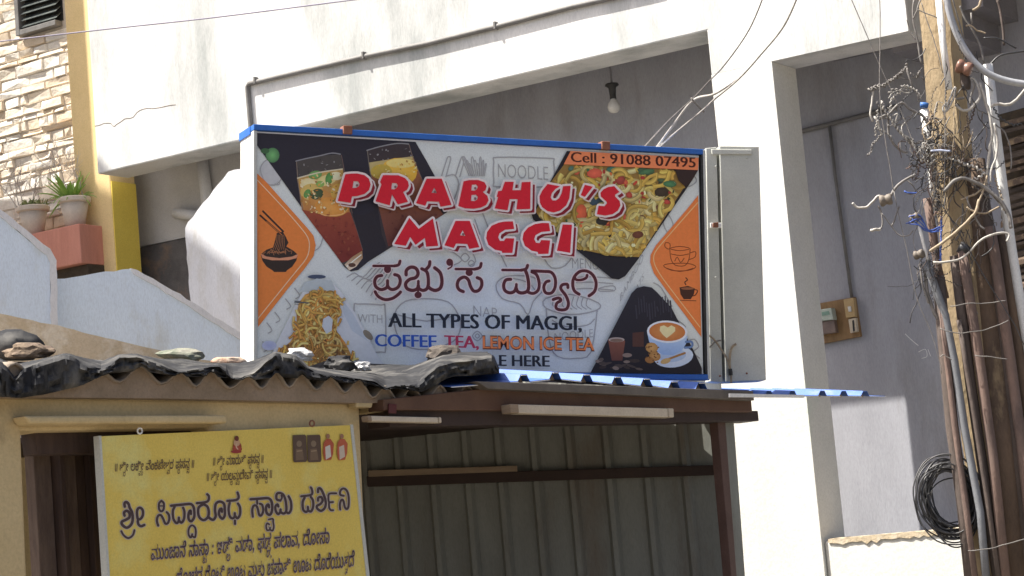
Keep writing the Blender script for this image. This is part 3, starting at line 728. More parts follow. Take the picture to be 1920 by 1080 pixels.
# ================================================================== UTILITY POLE
PY = 9.6
PP = Plane(depth(1800, 540, PY), V((1, 0, 0)))
PXM = PY / FPX
pole = thing('utility_pole', 'ochre utility pole crowded with rusty service pipes, insulators and tangled wires', 'utility pole', V((*PP.hit(1900, 1100).xy, 0)))
def edge(tab, y): return lerp_tab(tab, y)
eL = [(-60, 1718), (0, 1722), (200, 1738), (560, 1772), (1160, 1842)]
eM = [(-60, 1772), (0, 1776), (200, 1793), (560, 1832), (1160, 1900)]
eR = [(-60, 1798), (0, 1801), (200, 1815), (560, 1850), (1160, 1916)]
rows = []
for k in range(41):
    y = -60 + k * 30.5; j = lambda s: random.uniform(-s, s)
    a = PP.hit(edge(eL, y) + j(1.2), y, -.055); b = PP.hit((edge(eL, y) + edge(eM, y)) / 2, y, -.022 + j(.003)); c = PP.hit(edge(eM, y) + j(1.4), y, 0); d = PP.hit(edge(eR, y) + j(1.2), y, -.06)
    e = PP.hit(edge(eM, y) - 10, y, -.15)
    rows.append([a, b, c, d, e, a])
q = MB(); q.grid(rows); q.build('shaft', pole_conc, pole)
q = MB(); q.tube([PP.hit(1822, 300, -.06), PP.hit(1846, 560, -.07), PP.hit(1872, 800, -.07), PP.hit(1906, 1160, -.07)], [.06, .075, .085, .09], 12); q.build('inner_shaft', pole_dark, pole, True)
def pipe_(pts, r, m, off=.03, n=12, name='service_pipe', par=pole):
    q = MB(); q.tube([PP.hit(x, y, off) for x, y in pts], r * PXM, n); return q.build(name, m, par, True)
pipe_([(1852, 121), (1866, 240), (1880, 350), (1897, 470), (1922, 620), (1990, 1000)], 9.5, pvc, -.02)
pipe_([(1733, 206), (1741, 260), (1749, 330), (1756, 395)], 8.5, pvc, .0)
pipe_([(1726, 197), (1733, 197), (1740, 198)], 5.5, mat('blue_cap', (.05, .16, .45), None, .5), .01, name='pipe_cap')
pipe_([(1738, 372), (1748, 430), (1758, 500), (1772, 560)], 8, rust, .0)
pipe_([(1736, 490), (1752, 535), (1772, 590), (1790, 680), (1808, 800), (1838, 960), (1856, 1160)], 7.5, pvc_grey, .05)
pipe_([(1760, 520), (1770, 640), (1785, 800), (1805, 940), (1828, 1160)], 12, rust_dark, .02)
pipe_([(1764, 560), (1772, 640), (1790, 800), (1812, 960), (1838, 1160)], 6, rust, .045)
pipe_([(1790, 480), (1805, 600), (1820, 720), (1846, 900), (1880, 1160)], 10, rust_dark, .02)
pipe_([(1804, 466), (1815, 540), (1826, 610), (1840, 700), (1862, 860), (1893, 1160)], 9.5, rust, .055)
pipe_([(1798, 462), (1806, 466), (1814, 474)], 11, wire_black, .056, name='pipe_cap')
pipe_([(1856, 425), (1866, 480), (1880, 580), (1895, 680), (1915, 830), (1950, 1160)], 10, rust, .03)
pipe_([(1842, 360), (1862, 470), (1878, 600), (1900, 780), (1938, 1160)], 11, rust_dark, -.01)
pipe_([(1880, 440), (1892, 540), (1912, 680), (1945, 900), (1980, 1160)], 12, pole_dark, -.04)
pipe_([(1758, -20), (1768, 80), (1780, 168)], 6.5, white_metal, .04, name='white_tube')
pipe_([(1798, 600), (1812, 690), (1824, 760), (1850, 930), (1884, 1160)], 5, rust_dark, .06)
# big sagging grey cable
pipe_(smooth_path([V((1772, -20, 0)), V((1782, 30, 0)), V((1802, 80, 0)), V((1832, 122, 0)), V((1870, 146, 0)), V((1925, 158, 0)), V((1990, 160, 0))], 5) and [(p.x, p.y) for p in smooth_path([V((1772, -20, 0)), V((1782, 30, 0)), V((1802, 80, 0)), V((1832, 122, 0)), V((1870, 146, 0)), V((1925, 158, 0)), V((1990, 160, 0))], 5)], 6.5, pvc_grey if False else mat('grey_cable', (.36, .37, .39), (.30, .31, .33), .5, 10), .07, name='service_cable')
def wire(pts, r, m, off=.06, twist=0, pitch=6, name='wire', par=pole, pl=PP, pxm=PXM):
    P2 = smooth_path([V((x, y, 0)) for x, y in pts], 5)
    pts3 = []
    L = 0; last = None; ph = random.uniform(0, 6)
    if twist:
        dense = []
        for a, b in zip(P2, P2[1:]):
            n = max(1, int((b - a).length / 1.6)); dense += [a + (b - a) * (k / n) for k in range(n)]
        P2 = dense + [P2[-1]]
    for i, p in enumerate(P2):
        if last is not None: L += (p - last).length
        last = p
        t = (P2[min(i + 1, len(P2) - 1)] - P2[max(i - 1, 0)]); t = t.normalized() if t.length else V((1, 0, 0)); nn = V((-t.y, t.x, 0))
        s = twist * math.sin(L / pitch * 2 * math.pi + ph); c = twist * math.cos(L / pitch * 2 * math.pi + ph)
        wob = 1.6 * mnoise.noise(V((i * .33, ph, 0)))
        pts3.append(pl.hit(p.x + nn.x * (s + wob), p.y + nn.y * (s + wob), off + c * pxm + .012 * mnoise.noise(V((i * .15, ph, 4)))))
    q = MB(); q.tube(pts3, r * .85 * pxm, 6); return q.build(name, m, par, True)
def z7(l): return [(1590 + x / 3.6, 100 + y / 3.6) for x, y in l]
def z8(l): return [(1590 + x / 3.6, 380 + y / 3.6) for x, y in l]
def zt(l): return [(1700 + x / 5.4, y / 5.4) for x, y in l]
wire(z7([(163, 460), (152, 400), (165, 300), (172, 245)]), 2.2, wire_white, .05)
wire(z7([(178, 430), (200, 460), (212, 515), (236, 546)]), 2.6, wire_white, .06)
wire(z7([(275, 440), (270, 520), (300, 600), (350, 650), (405, 668)]), 2.8, wire_grey, .05)
wire(z7([(215, 432), (280, 405), (360, 335), (425, 382), (500, 420), (552, 485), (575, 560)]), 2.8, wire_grey, .07)
wire(z7([(225, 322), (240, 372), (265, 402), (290, 445), (320, 490), (360, 540), (400, 580), (440, 622), (485, 655)]), 2.0, wire_white, .07, 2.2, 8)
wire(z7([(232, 330), (255, 395), (300, 450), (340, 520), (390, 570), (440, 615)]), 1.8, wire_grey, .065, 2.0, 9)
wire(z7([(140, 248), (200, 218), (245, 218), (300, 178), (350, 150), (385, 105), (402, 72)]), 2.2, wire_grey, .05, 2.4, 7)
wire(z7([(140, 250), (185, 240), (250, 205), (310, 170), (380, 110)]), 2.0, wire_grey, .055, 2.2, 6)
wire(z7([(398, 100), (425, 200), (465, 265), (474, 328)]), 2.2, wire_grey, .05)
wire(z7([(425, 130), (460, 165), (485, 120), (470, 150), (510, 172)]), 1.8, wire_grey, .04, 1.5, 6)
wire(z7([(210, 440), (280, 440), (340, 480), (400, 460), (445, 400)]), 1.8, wire_grey, .06, 1.2, 9)
wire(z7([(285, 430), (310, 470), (335, 410), (300, 420)]), 1.6, wire_white, .07)
wire([(1649, -20), (1650, 60), (1649, 156), (1655, 233), (1665, 294), (1676, 358)], 1.0, wire_grey, .09, name='guy_wire')
wire([(1592, -14), (1640, 100), (1690, 210), (1722, 295)], 1.0, wire_grey, .08, name='guy_wire')
wire([(1676, 358), (1700, 470), (1720, 560), (1752, 640), (1766, 700)], .9, wire_grey, .07, name='guy_wire')
wire(z7([(655, -360), (657, 0), (655, 420), (652, 1080)]), .9, wire_grey, .09, name='guy_wire')
wire(z7([(722, 300), (712, 560), (700, 720), (660, 1080)]), .9, wire_tan, .09, name='guy_wire')
wire(z8([(640, 20), (760, 220), (960, 560), (1100, 780), (1188, 960)]), 1.0, wire_black, .10, name='guy_wire')
# the knot around the pole
for k in range(80):
    cx, cy = random.gauss(1756, 19), random.gauss(288, 30); a = random.uniform(0, 6.3); pts = []
    for i in range(5):
        a += random.uniform(.5, 1.5); r = random.uniform(5, 20); pts.append((cx + math.cos(a) * r * .9, cy + math.sin(a) * r * 1.2))
    wire(pts, random.uniform(.8, 1.7), random.choice((wire_grey, wire_grey, wire_grey, wire_white, wire_black, rust, wire_tan)), random.uniform(.03, .09), random.choice((0, 0, 1.2)), 6)
for k in range(30):
    cx, cy = random.gauss(1760, 6), random.gauss(365, 25); a = random.uniform(0, 6.3); pts = []
    for i in range(5):
        a += random.uniform(.5, 1.5); r = random.uniform(4, 14); pts.append((cx + math.cos(a) * r * .7, cy + math.sin(a) * r * 1.6))
    wire(pts, random.uniform(.8, 1.5), random.choice((wire_grey, wire_black, rust, wire_tan)), random.uniform(.03, .09), 0, 6)
wire(z7([(560, 660), (620, 655), (690, 660)]), 2.4, mat('pale_blue_wire', (.42, .46, .60), None, .5), .10)
wire(z7([(660, 705), (730, 725), (800, 750), (860, 770), (920, 812), (850, 850)]), 2.2, wire_white, .08, 2.2, 9)
wire(z7([(648, 935), (720, 860), (800, 848), (900, 890), (1000, 970), (1080, 1075), (1100, 1180)]), 4.2, wire_grey, .09)
wire(z7([(760, 985), (850, 955), (905, 915)]), 2.2, wire_tan, .08)
wire(z7([(845, 1085), (900, 960), (940, 825)]), 2.4, wire_tan, .085)
wire(z7([(890, 200), (920, 300), (960, 440), (972, 560), (950, 700), (935, 880), (980, 960), (1060, 1045)]), 3.2, wire_white, .07)
wire(z7([(990, 470), (1010, 600), (1000, 700), (970, 770), (960, 870)]), 2.4, wire_white, .08)
wire(z7([(968, 358), (1000, 342), (1060, 348), (1110, 335), (1150, 300), (1195, 245), (1260, 200)]), 3.6, wire_white, .08)
wire(z7([(995, 478), (1060, 540), (1095, 640), (1102, 780)]), 1.6, wire_grey, .06)
wire(z7([(648, 412), (690, 300), (722, 228), (716, 290), (665, 390), (640, 375), (660, 330)]), 2.4, wire_white, .08)
wire(z7([(730, 345), (760, 380), (820, 380), (870, 325), (888, 270), (862, 190), (830, 160)]), 3.2, wire_white, .07)
wire(z7([(735, 310), (785, 298)]), 3.0, wire_grey, .07)
wire(z7([(830, 160), (850, 220), (830, 290), (825, 340)]), 2.4, wire_grey, .07)
wire(z7([(660, 450), (640, 360), (700, 320)]), 1.6, wire_tan, .05)
wire(z7([(690, 430), (640, 520), (590, 620)]), 1.4, wire_grey, .06)
wire(z7([(590, 430), (700, 540), (770, 620)]), 1.2, wire_black, .06)
wire(z7([(30, 1012), (70, 1040), (130, 1035), (185, 978), (215, 960)]), 2.8, wire_white, .06)
wire(z7([(285, 960), (350, 880), (455, 818)]), 3.2, wire_grey, .06)
wire(z7([(400, 850), (440, 900), (465, 940), (400, 950)]), 1.6, wire_grey, .06)
wire(z7([(380, 930), (420, 945), (465, 940)]), 2.0, wire_blue, .065)
wire(z8([(205, 20), (228, 90), (222, 172), (155, 186)]), 1.8, wire_grey, .06)
wire(z8([(155, 186), (190, 182), (220, 178)]), 3.4, wire_white, .065)
wire(z8([(345, 25), (325, 90), (298, 155)]), 1.8, wire_grey, .06)
wire(z8([(230, 70), (300, 165), (350, 220), (400, 225), (440, 190)]), 1.4, wire_grey, .06)
for k in range(5):
    wire(z8([(400 + random.uniform(-10, 40), 100 + random.uniform(-20, 50)), (470 + random.uniform(-20, 20), 110 + random.uniform(-30, 60)), (540 + random.uniform(-20, 20), 150 + random.uniform(-30, 50)), (640 + random.uniform(-30, 10), 150 + random.uniform(-30, 40))]), 1.3, wire_blue, .08)
wire(z8([(632, 90), (628, 240), (624, 392)]), 2.0, wire_blue, .085, 1.2, 4)
wire(z8([(478, 150), (500, 240), (535, 390)]), 3.6, pvc, .07)
wire(z8([(553, 328), (650, 260), (760, 170), (850, 80), (885, -20)]), 3.6, wire_tan, .10)
wire(z8([(575, 402), (700, 397), (800, 352), (900, 250), (1010, 205), (1085, 215), (1070, 260)]), 2.6, wire_white, .10)
wire(z8([(800, 30), (850, 60), (930, 70), (1020, 25)]), 2.0, wire_tan, .10)
wire(z8([(520, 420), (530, 580), (560, 690), (610, 790)]), 4.0, wire_grey, .03)
wire(z8([(490, 410), (500, 540), (545, 680)]), 2.4, wire_grey, .04)
for pts in ([(690, 700), (830, 680), (950, 678), (1065, 660)], [(620, 850), (740, 882), (850, 872), (960, 845), (1085, 795)], [(855, 1032), (960, 1042), (1075, 1056)], [(620, 1040), (650, 1030), (700, 1060)]):
    wire(z8(pts), 1.1, wire_grey, .095, name='tie_wire')
wire([(1815, 1032), (1850, 1030), (1880, 1022), (1925, 1010)], 1.2, wire_grey, .10, name='tie_wire')
wire(zt([(70, 0), (65, 200), (110, 420), (150, 640)]), 2.0, wire_grey, .03)
wire(zt([(140, 0), (100, 110), (65, 190)]), 2.0, wire_grey, .04)
wire(zt([(110, 100), (220, 140), (320, 185)]), 1.2, wire_grey, .06)
wire(zt([(150, 30), (220, 240), (300, 480), (370, 740)]), 1.0, wire_grey, .05)
wire(zt([(0, 200), (40, 330), (90, 400)]), 1.2, wire_grey, .04)
wire(zt([(470, 0), (520, 180), (590, 430)]), 1.6, wire_grey, .05)
wire(zt([(540, 60), (600, 200), (720, 400), (790, 640)]), 2.4, wire_grey, .03)
wire(zt([(760, -20), (730, 60), (670, 105)]), 3.0, wire_tan, .06)
wire(zt([(600, 262), (650, 255), (720, 310), (800, 330)]), 1.8, wire_tan, .05)
wire(zt([(650, 130), (660, 240)]), 2.0, wire_grey, .05)
wire(zt([(920, 0), (960, 180), (985, 460)]), 3.0, rust_dark, -.3)
wire(zt([(780, 380), (930, 395), (1110, 490)]), 2.0, wire_black, -.2)
wire(zt([(830, 660), (960, 560), (1188, 520), (1400, 520)]), 2.4, wire_black, -.2)
for k in range(16):
    x, y = random.uniform(1640, 1730), random.uniform(170, 300); pts = [(x, y)]; a = random.uniform(0, 6.3)
    for i in range(4):
        a += random.uniform(-.8, .8); x += math.cos(a) * 12; y += math.sin(a) * 12; pts.append((x, y))
    wire(pts, random.uniform(1.0, 1.9), random.choice((wire_grey, wire_grey, wire_white)), random.uniform(.04, .08), random.choice((0, 1.6, 2.0)), random.uniform(6, 9))
for k in range(22):
    x, y = random.uniform(1790, 1870), random.uniform(180, 440); pts = [(x, y)]; a = random.uniform(1.0, 2.2)
    for i in range(4):
        a += random.uniform(-.6, .6); x += math.cos(a) * 16; y += math.sin(a) * 18; pts.append((x, y))
    wire(pts, random.uniform(.9, 2.2), random.choice((wire_grey, wire_grey, wire_tan, wire_black, rust_dark)), random.uniform(.02, .09), random.choice((0, 0, 1.4)), 8)
for k in range(70):                # thin frayed ends along the pole
    x, y = random.gauss(1775 + random.choice((-30, 0, 40)), 22), random.uniform(90, 520); pts = [(x, y)]; a = random.choice((1.2, 1.6, 2.0, random.uniform(0, 6.3)))
    for i in range(random.randint(3, 6)):
        a += random.uniform(-.7, .7); x += math.cos(a) * 15; y += math.sin(a) * 17; pts.append((x, y))
    wire(pts, random.uniform(.6, 1.3), random.choice((wire_black, wire_black, wire_grey, rust_dark)), random.uniform(.02, .10), random.choice((0, 0, 0, 1.2)), 7)
# insulators
def insulator(x, y, r, m, ax, off=.07, label=None):
    c = PP.hit(x, y, off); s = r * PXM; q = MB()
    q.lathe(c - ax * s, [(s * .5, 0), (s * .85, s * .08), (s * .95, s * .35), (s * .88, s * .7), (s * .72, s * .85), (s * .72, s * 1.1), (s * .85, s * 1.25), (s * .9, s * 1.7), (s * .8, s * 1.95), (s * .4, s * 2.0)], 16, ax)
    return q.build('insulator', m, pole, True)
insulator(1808, 127, 15, ceramic, V((.8, -.3, -.45)).normalized())
insulator(1661, 375, 12, ceramic_grey, V((.97, -.2, .1)).normalized())
insulator(1723, 477, 9.5, ceramic_grey, V((.8, -.5, .1)).normalized())
insulator(1714, 408, 9, ceramic_grey, V((.9, -.3, .3)).normalized())
q = MB(); q.lathe(PP.hit(1812, 168, .04), [(.02, 0), (.024, .03), (.02, .09), (.012, .10)], 12, V((0, 0, 1))); q.build('insulator_pin', rust_dark, pole, True)

# coil of spare black cable
coil = thing('cable_coil', 'coil of spare black cable hanging beside the pipes on the utility pole', 'cable coil', PP.hit(1775, 1000, .02))
for k in range(30):
    cx, cy = 1782 + random.gauss(0, 5), 936 + random.gauss(0, 6); rx, ry = random.uniform(36, 52), random.uniform(54, 78); tl = random.uniform(-.35, -.1)
    if k > 25: rx, ry, cx = random.uniform(55, 66), random.uniform(66, 82), 1778
    pts = []
    for i in range(14):
        a = i / 14 * 2 * math.pi; x = math.cos(a) * rx; y = math.sin(a) * ry
        pts.append(V((cx + x * math.cos(tl) - y * math.sin(tl), cy + x * math.sin(tl) + y * math.cos(tl), 0)) + V((random.gauss(0, 1.5), random.gauss(0, 1.5), 0)))
    o1 = random.uniform(-.05, .03)
    q = MB(); q.tube([PP.hit(p.x, p.y, o1 + .02 * math.sin(i * .3 + k)) for i, p in enumerate(smooth_path(pts, 3, True))], 1.5 * PXM, 5, False); q.build('cable_loop', wire_black, coil, True)

# ------------------------------------------------------------------ overhead wires
def span(name, label, pts, Y0, Y1, r, m, group='overhead wires'):
    P2 = smooth_path([V((x, y, 0)) for x, y in pts], 6); n = len(P2) - 1
    q = MB(); q.tube([depth(p.x, p.y, Y0 + (Y1 - Y0) * i / n) for i, p in enumerate(P2)], r, 6)
    return tag(q.build(name, m, None, True), label, 'wire', group)
span('overhead_wire', 'thin purple-grey wire crossing the stained white fascia', [(-120, 92), (170, 58), (400, 33), (660, 0), (900, -30)], 14.0, 12.5, .0045, mat('violet_wire', (.26, .24, .32), None, .6))
span('service_wire', 'thin grey service wire reaching the verandah corner and ending at the sign top', [(1436, -18), (1405, 55), (1360, 120), (1330, 152), (1300, 184), (1255, 225), (1207, 276)], 11.2, 12.5, .004, wire_grey)
span('service_wire', 'thick pale service wire running down to the blue top rail of the sign', [(1500, -18), (1470, 48), (1425, 104), (1385, 148), (1340, 186), (1316, 208), (1270, 246), (1232, 278)], 11.2, 12.45, .006, wire_white)
span('service_wire', 'short pale branch of the service wire tied above the sign', [(1385, 147), (1340, 176), (1300, 188), (1262, 235), (1230, 278)], 11.9, 12.42, .0075, wire_white)
span('wire_tie', 'small tie joining the pale service wires above the sign', [(1296, 184), (1306, 196), (1320, 210)], 12.1, 12.15, .006, wire_grey)

# brown slats beyond the pole
sl_ = thing('slatted_screen', 'brown slatted screen half hidden behind the utility pole', 'screen', FA.shift(-.6).hit(1900, 560))
SLP = FA.shift(-.62)
for k in range(22):
    y = 232 + k * 15.5 + random.uniform(-3, 3); th = random.uniform(5, 11); x0 = 1876 + random.uniform(-4, 14)
    sh = [(x0, y), (1990, y - 30), (1990, y - 30 + th), (x0, y + th)]; dd = random.uniform(0, .05)
    q = MB(); a4 = [SLP.hit(x_, y_, dd) for x_, y_ in sh]; q.hexa(a4, [p + FA.n * -.03 + V((0, 0, .02)) for p in a4]); q.build('slat', random.choice((green_slat, green_slat, pole_dark)), sl_, bevel=.003)
q = MB(); a4 = [FA.shift(-.74).hit(x_, y_) for x_, y_ in [(1872, 215), (2000, 180), (2000, 560), (1890, 580)]]; q.hexa(a4, [p + FA.n * -.02 for p in a4]); q.build('backing', soil, sl_)

# ================================================================== PRINTED ARTWORK
class Art:
    """flat ink on a board: polygons in photograph pixels laid on the board's own plane, each a hair above the last"""
    def __init__(s, plane, white=(196, 203, 207), wv=.78, base=.0025):
        s.pl = plane; s.z = base; s.v = []; s.f = []; s.c = []
        s.wl = lin(white); s.wv = wv
    def col(s, rgb):
        l = lin(rgb); return tuple(min(l[i] / s.wl[i] * s.wv, .9) for i in range(3))
    def tris(s, pts, tri, cols):
        b = len(s.v); s.v += [s.pl.hit(x, y, s.z) for x, y in pts]
        for t in tri:
            s.f.append(tuple(b + i for i in t)); s.c.append(tuple(cols[i] for i in t))
        s.z += 1.2e-5
    def poly(s, loops, rgb, grad=None):
        if not isinstance(loops[0][0], (tuple, list, Vector)): loops = [loops]
        pts = [tuple(p)[:2] for l in loops for p in l]
        tri = tessellate_polygon([[V((p[0], p[1], 0)) for p in l] for l in loops])
        c = s.col(rgb)
        if grad:
            rgb2, y0, y1 = grad; c2 = s.col(rgb2)
            cols = []
            for p in pts:
                t = min(max((p[1] - y0) / (y1 - y0), 0), 1); cols.append(tuple(c[i] + (c2[i] - c[i]) * t for i in range(3)))
        else: cols = [c] * len(pts)
        s.tris(pts, tri, cols)
    def ell(s, cx, cy, rx, ry, rgb, rot=0, n=18, rgb2=None):
        pts = [(cx, cy)]
        for i in range(n):
            a = 2 * math.pi * i / n; x, y = math.cos(a) * rx, math.sin(a) * ry
            pts.append((cx + x * math.cos(rot) - y * math.sin(rot), cy + x * math.sin(rot) + y * math.cos(rot)))
        c = s.col(rgb); c2 = s.col(rgb2) if rgb2 else c
        s.tris(pts, [(0, i + 1, (i + 1) % n + 1) for i in range(n)], [c2] + [c] * n)
    def stroke(s, pts, w, rgb, smooth=4, closed=False, rgb2=None, taper=False, cap=True):
        P = smooth_path([V((p[0], p[1], 0)) for p in pts], smooth, closed) if smooth and len(pts) > 2 else [V((p[0], p[1], 0)) for p in pts]
        n = len(P); v = []; c = s.col(rgb); c2 = s.col(rgb2) if rgb2 else c; cols = []
        ws = w if isinstance(w, (list, tuple)) else None
        for i, p in enumerate(P):
            t = P[min(i + 1, n - 1)] - P[max(i - 1, 0)]
            if closed and i in (0, n - 1): t = P[1] - P[-2]
            t = t.normalized() if t.length else V((1, 0, 0)); nn = V((-t.y, t.x, 0))
            f = i / max(n - 1, 1); ww = (ws[0] + (ws[1] - ws[0]) * f if ws else w) / 2
            if taper: ww *= min(1, .35 + 3 * min(f, 1 - f))
            v += [(p.x + nn.x * ww, p.y + nn.y * ww), (p.x - nn.x * ww, p.y - nn.y * ww)]; cols += [c, c2]
        tri = []
        for i in range(n - 1): tri += [(2 * i, 2 * i + 1, 2 * i + 3), (2 * i, 2 * i + 3, 2 * i + 2)]
        s.tris(v, tri, cols)
        if cap and not closed:
            w0 = (ws[0] if ws else w); w1 = (ws[1] if ws else w)
            s.ell(P[0].x, P[0].y, w0 / 2, w0 / 2, rgb, 0, 8); s.ell(P[-1].x, P[-1].y, w1 / 2, w1 / 2, rgb, 0, 8)
    def outline(s, loop, w, rgb):
        n = len(loop)
        for i in range(n):
            a, b = loop[i], loop[(i + 1) % n]
            s.stroke([a, b], w, rgb, 0)
        
    def text(s, body, p0, p1, cap, rgb, bold=0.0, fit=True, shear=0.0):
        """text along the line p0 -> p1 (pixels), capital height cap"""
        bx = bold * 60 if bold > 0 and bold < .03 else 0
        me, xs0, xs1 = glyphs(body, 0 if bx else bold)
        d = V((p1[0] - p0[0], p1[1] - p0[1])); L = d.length; ex = d / L; ey = V((ex.y, -ex.x))
        ey = V((-.018, -1.0)).normalized()
        sy = cap / .70; sx = L / (xs1 - xs0) if fit else sy
        pts = [(p0[0] + ex.x * (v[0] - xs0) * sx + ey.x * v[1] * sy, p0[1] + ex.y * (v[0] - xs0) * sx + ey.y * v[1] * sy) for v in me[0]]
        for dx in ((-bx, 0, bx) if bx else (0,)):
            s.tris([(x + dx, y) for x, y in pts], me[1], [s.col(rgb)] * len(pts))
    def build(s, name, m, parent, label=None):
        me = bpy.data.meshes.new(name); c = V((0, 0, 0))
        for q in s.v: c += q
        c /= len(s.v)
        fs = []
        for f in s.f:
            nn = (s.v[f[1]] - s.v[f[0]]).cross(s.v[f[2]] - s.v[f[0]])
            fs.append((f if nn.dot(s.pl.n) > 0 else (f[0], f[2], f[1]), nn.dot(s.pl.n) > 0))
        me.from_pydata([q - c for q in s.v], [], [f for f, k in fs])
        at = me.color_attributes.new('ink', 'FLOAT_COLOR', 'CORNER'); buf = []
        for (f, k), cc in zip(fs, s.c):
            for q in (cc if k else (cc[0], cc[2], cc[1])): buf += [q[0], q[1], q[2], 1.0]
        at.data.foreach_set('color', buf)
        me.materials.append(m)
        o = bpy.data.objects.new(name, me); COL.objects.link(o); o.parent = parent; o.location = c - world_loc(parent)
        if label: o['label'] = label
        s.v, s.f, s.c = [], [], []
        return o
_tc = bpy.data.curves.new('text_source', 'FONT'); _to = bpy.data.objects.new('text_source', _tc); COL.objects.link(_to); _tc.resolution_u = 3
def glyphs(body, bold):
    _tc.body = body; _tc.offset = bold
    dg = bpy.context.evaluated_depsgraph_get(); dg.update()
    ev = _to.evaluated_get(dg); me = ev.to_mesh()
    me.calc_loop_triangles()
    vs = [(v.co.x, v.co.y) for v in me.vertices]; tr = [tuple(t.vertices) for t in me.loop_triangles]
    ev.to_mesh_clear()
    return (vs, tr), min(v[0] for v in vs), max(v[0] for v in vs)
ink = print_mat('printed_flex', .5)

A = Art(SG)
# ---- grey doodles
GR = (150, 155, 158)
def dood(pts, w=1.6, closed=False, sm=3): A.stroke(pts, w * 1.35, GR, sm, closed, cap=False)
rr = lambda x0, y0, x1, y1, r: [(x0 + r, y0), (x1 - r, y0 + 2), (x1, y0 + r), (x1 + 1, y1 - r), (x1 - r, y1), (x0 + r, y1), (x0, y1 - r), (x0, y0 + r)]
dood(rr(926, 295, 1038, 350, 8), 1.8, True); A.text('NOODLE', (934, 332), (1028, 338), 26, GR, -.012)
dood(rr(664, 570, 722, 660, 7), 1.8, True); A.text('WITH', (671, 604), (717, 606), 16, GR, -.01)
A.text('MENU', (1073, 503), (1122, 506), 20, GR, -.012); A.text('NAP', (888, 592), (932, 597), 20, GR, -.015)
A.text('BAMBOO', (1163, 566), (1206, 487), 14, GR, -.012); A.text('MATS', (1186, 562), (1207, 522), 12, GR, -.012)
for dx in (0, 26): dood([(828 + dx, 330), (838 + dx, 298), (842 + dx, 294), (845 + dx, 298), (836 + dx, 332)], 1.6)
for k in range(9): dood([(880 + k * 3.2, 330), (868 + k * 5.2, 300 + (k % 3) * 5), (872 + k * 5, 296 + (k % 3) * 6), (884 + k * 3, 330)], 1.3)
dood([(838, 330), (852, 328), (860, 345), (852, 372), (846, 380)], 1.8); dood([(836, 392), (838, 370), (846, 366)], 1.5)
dood([(480, 350), (500, 336), (518, 346), (524, 340), (505, 300), (495, 312)], 1.4); A.ell(508, 322, 22, 24, (176, 183, 187)); dood([(488, 318), (500, 300), (520, 305), (530, 325), (520, 345), (500, 344)], 1.6, True)
for k in range(7): dood([(650 + k * 9, 520 + k * 7), (665 + k * 8, 512 + k * 5), (680 + k * 7, 520 + k * 2), (700 + k * 5, 500 + k * 3), (712 + k * 4, 492 + k * 2)], 1.5)
dood([(846, 470), (866, 488), (842, 500)], 1.5); dood([(884, 470), (892, 490), (880, 498)], 1.5)
for (x, y, r) in ((872, 483, 8), (884, 494, 6), (1290, 470, 5), (895, 630, 9), (895, 630, 4)): dood([(x - r, y), (x, y - r), (x + r, y), (x, y + r)], 1.5, True)
dood([(740, 588), (760, 565), (800, 560), (840, 566), (858, 588), (864, 612), (850, 640), (800, 655), (760, 648), (742, 620)], 1.7, True)
dood([(745, 590), (800, 602), (852, 592)], 1.5); dood([(730, 600), (742, 590)], 1.7)
dood([(1023, 560), (1070, 552), (1122, 568), (1118, 582), (1070, 590), (1024, 578)], 1.7, True); dood([(1024, 578), (1030, 640), (1045, 668), (1080, 672), (1108, 660), (1120, 580)], 1.7)
for k in range(8): dood([(1040 + k * 9, 556), (1036 + k * 9, 572), (1046 + k * 9, 580)], 1.3)
dood([(1035, 600), (1060, 612), (1100, 610), (1115, 598)], 1.5); A.text('NOODLE', (1040, 640), (1112, 632), 16, GR, -.015)
dood([(930, 535), (942, 560), (975, 570), (990, 590), (1000, 565), (1020, 540), (1000, 520), (950, 518)], 1.6, True); dood([(940, 530), (960, 522), (990, 530), (1004, 545)], 1.5)
dood([(1018, 480), (1034, 502), (1060, 498), (1080, 470)], 1.6); dood([(905, 400), (925, 450), (940, 480), (950, 500)], 1.6); dood([(890, 410), (900, 440)], 1.4)
for y in (520, 530, 542): dood([(1080, y), (1110, y - 1), (1150, y + 2)], 1.4)
dood([(1125, 540), (1150, 536), (1152, 545), (1125, 546)], 1.4, True)
for x, y in ((552, 540), (535, 560), (515, 585), (500, 605), (492, 640)): dood([(x, y), (x + 10, y + 14), (x + 2, y + 20)], 1.5)
dood([(596, 395), (600, 420), (606, 440), (600, 462), (590, 470)], 1.5); dood([(560, 365), (575, 390), (600, 388)], 1.4)
dood([(1250, 400), (1262, 420), (1256, 440), (1244, 420)], 1.4, True); dood([(1292, 350), (1306, 340), (1300, 330), (1288, 342)], 1.4, True)
dood([(1290, 640), (1302, 636), (1310, 650), (1300, 660), (1312, 672)], 1.6); dood([(1225, 530), (1240, 540), (1260, 575)], 1.5)
dood([(1270, 600), (1285, 612), (1280, 622)], 1.4)
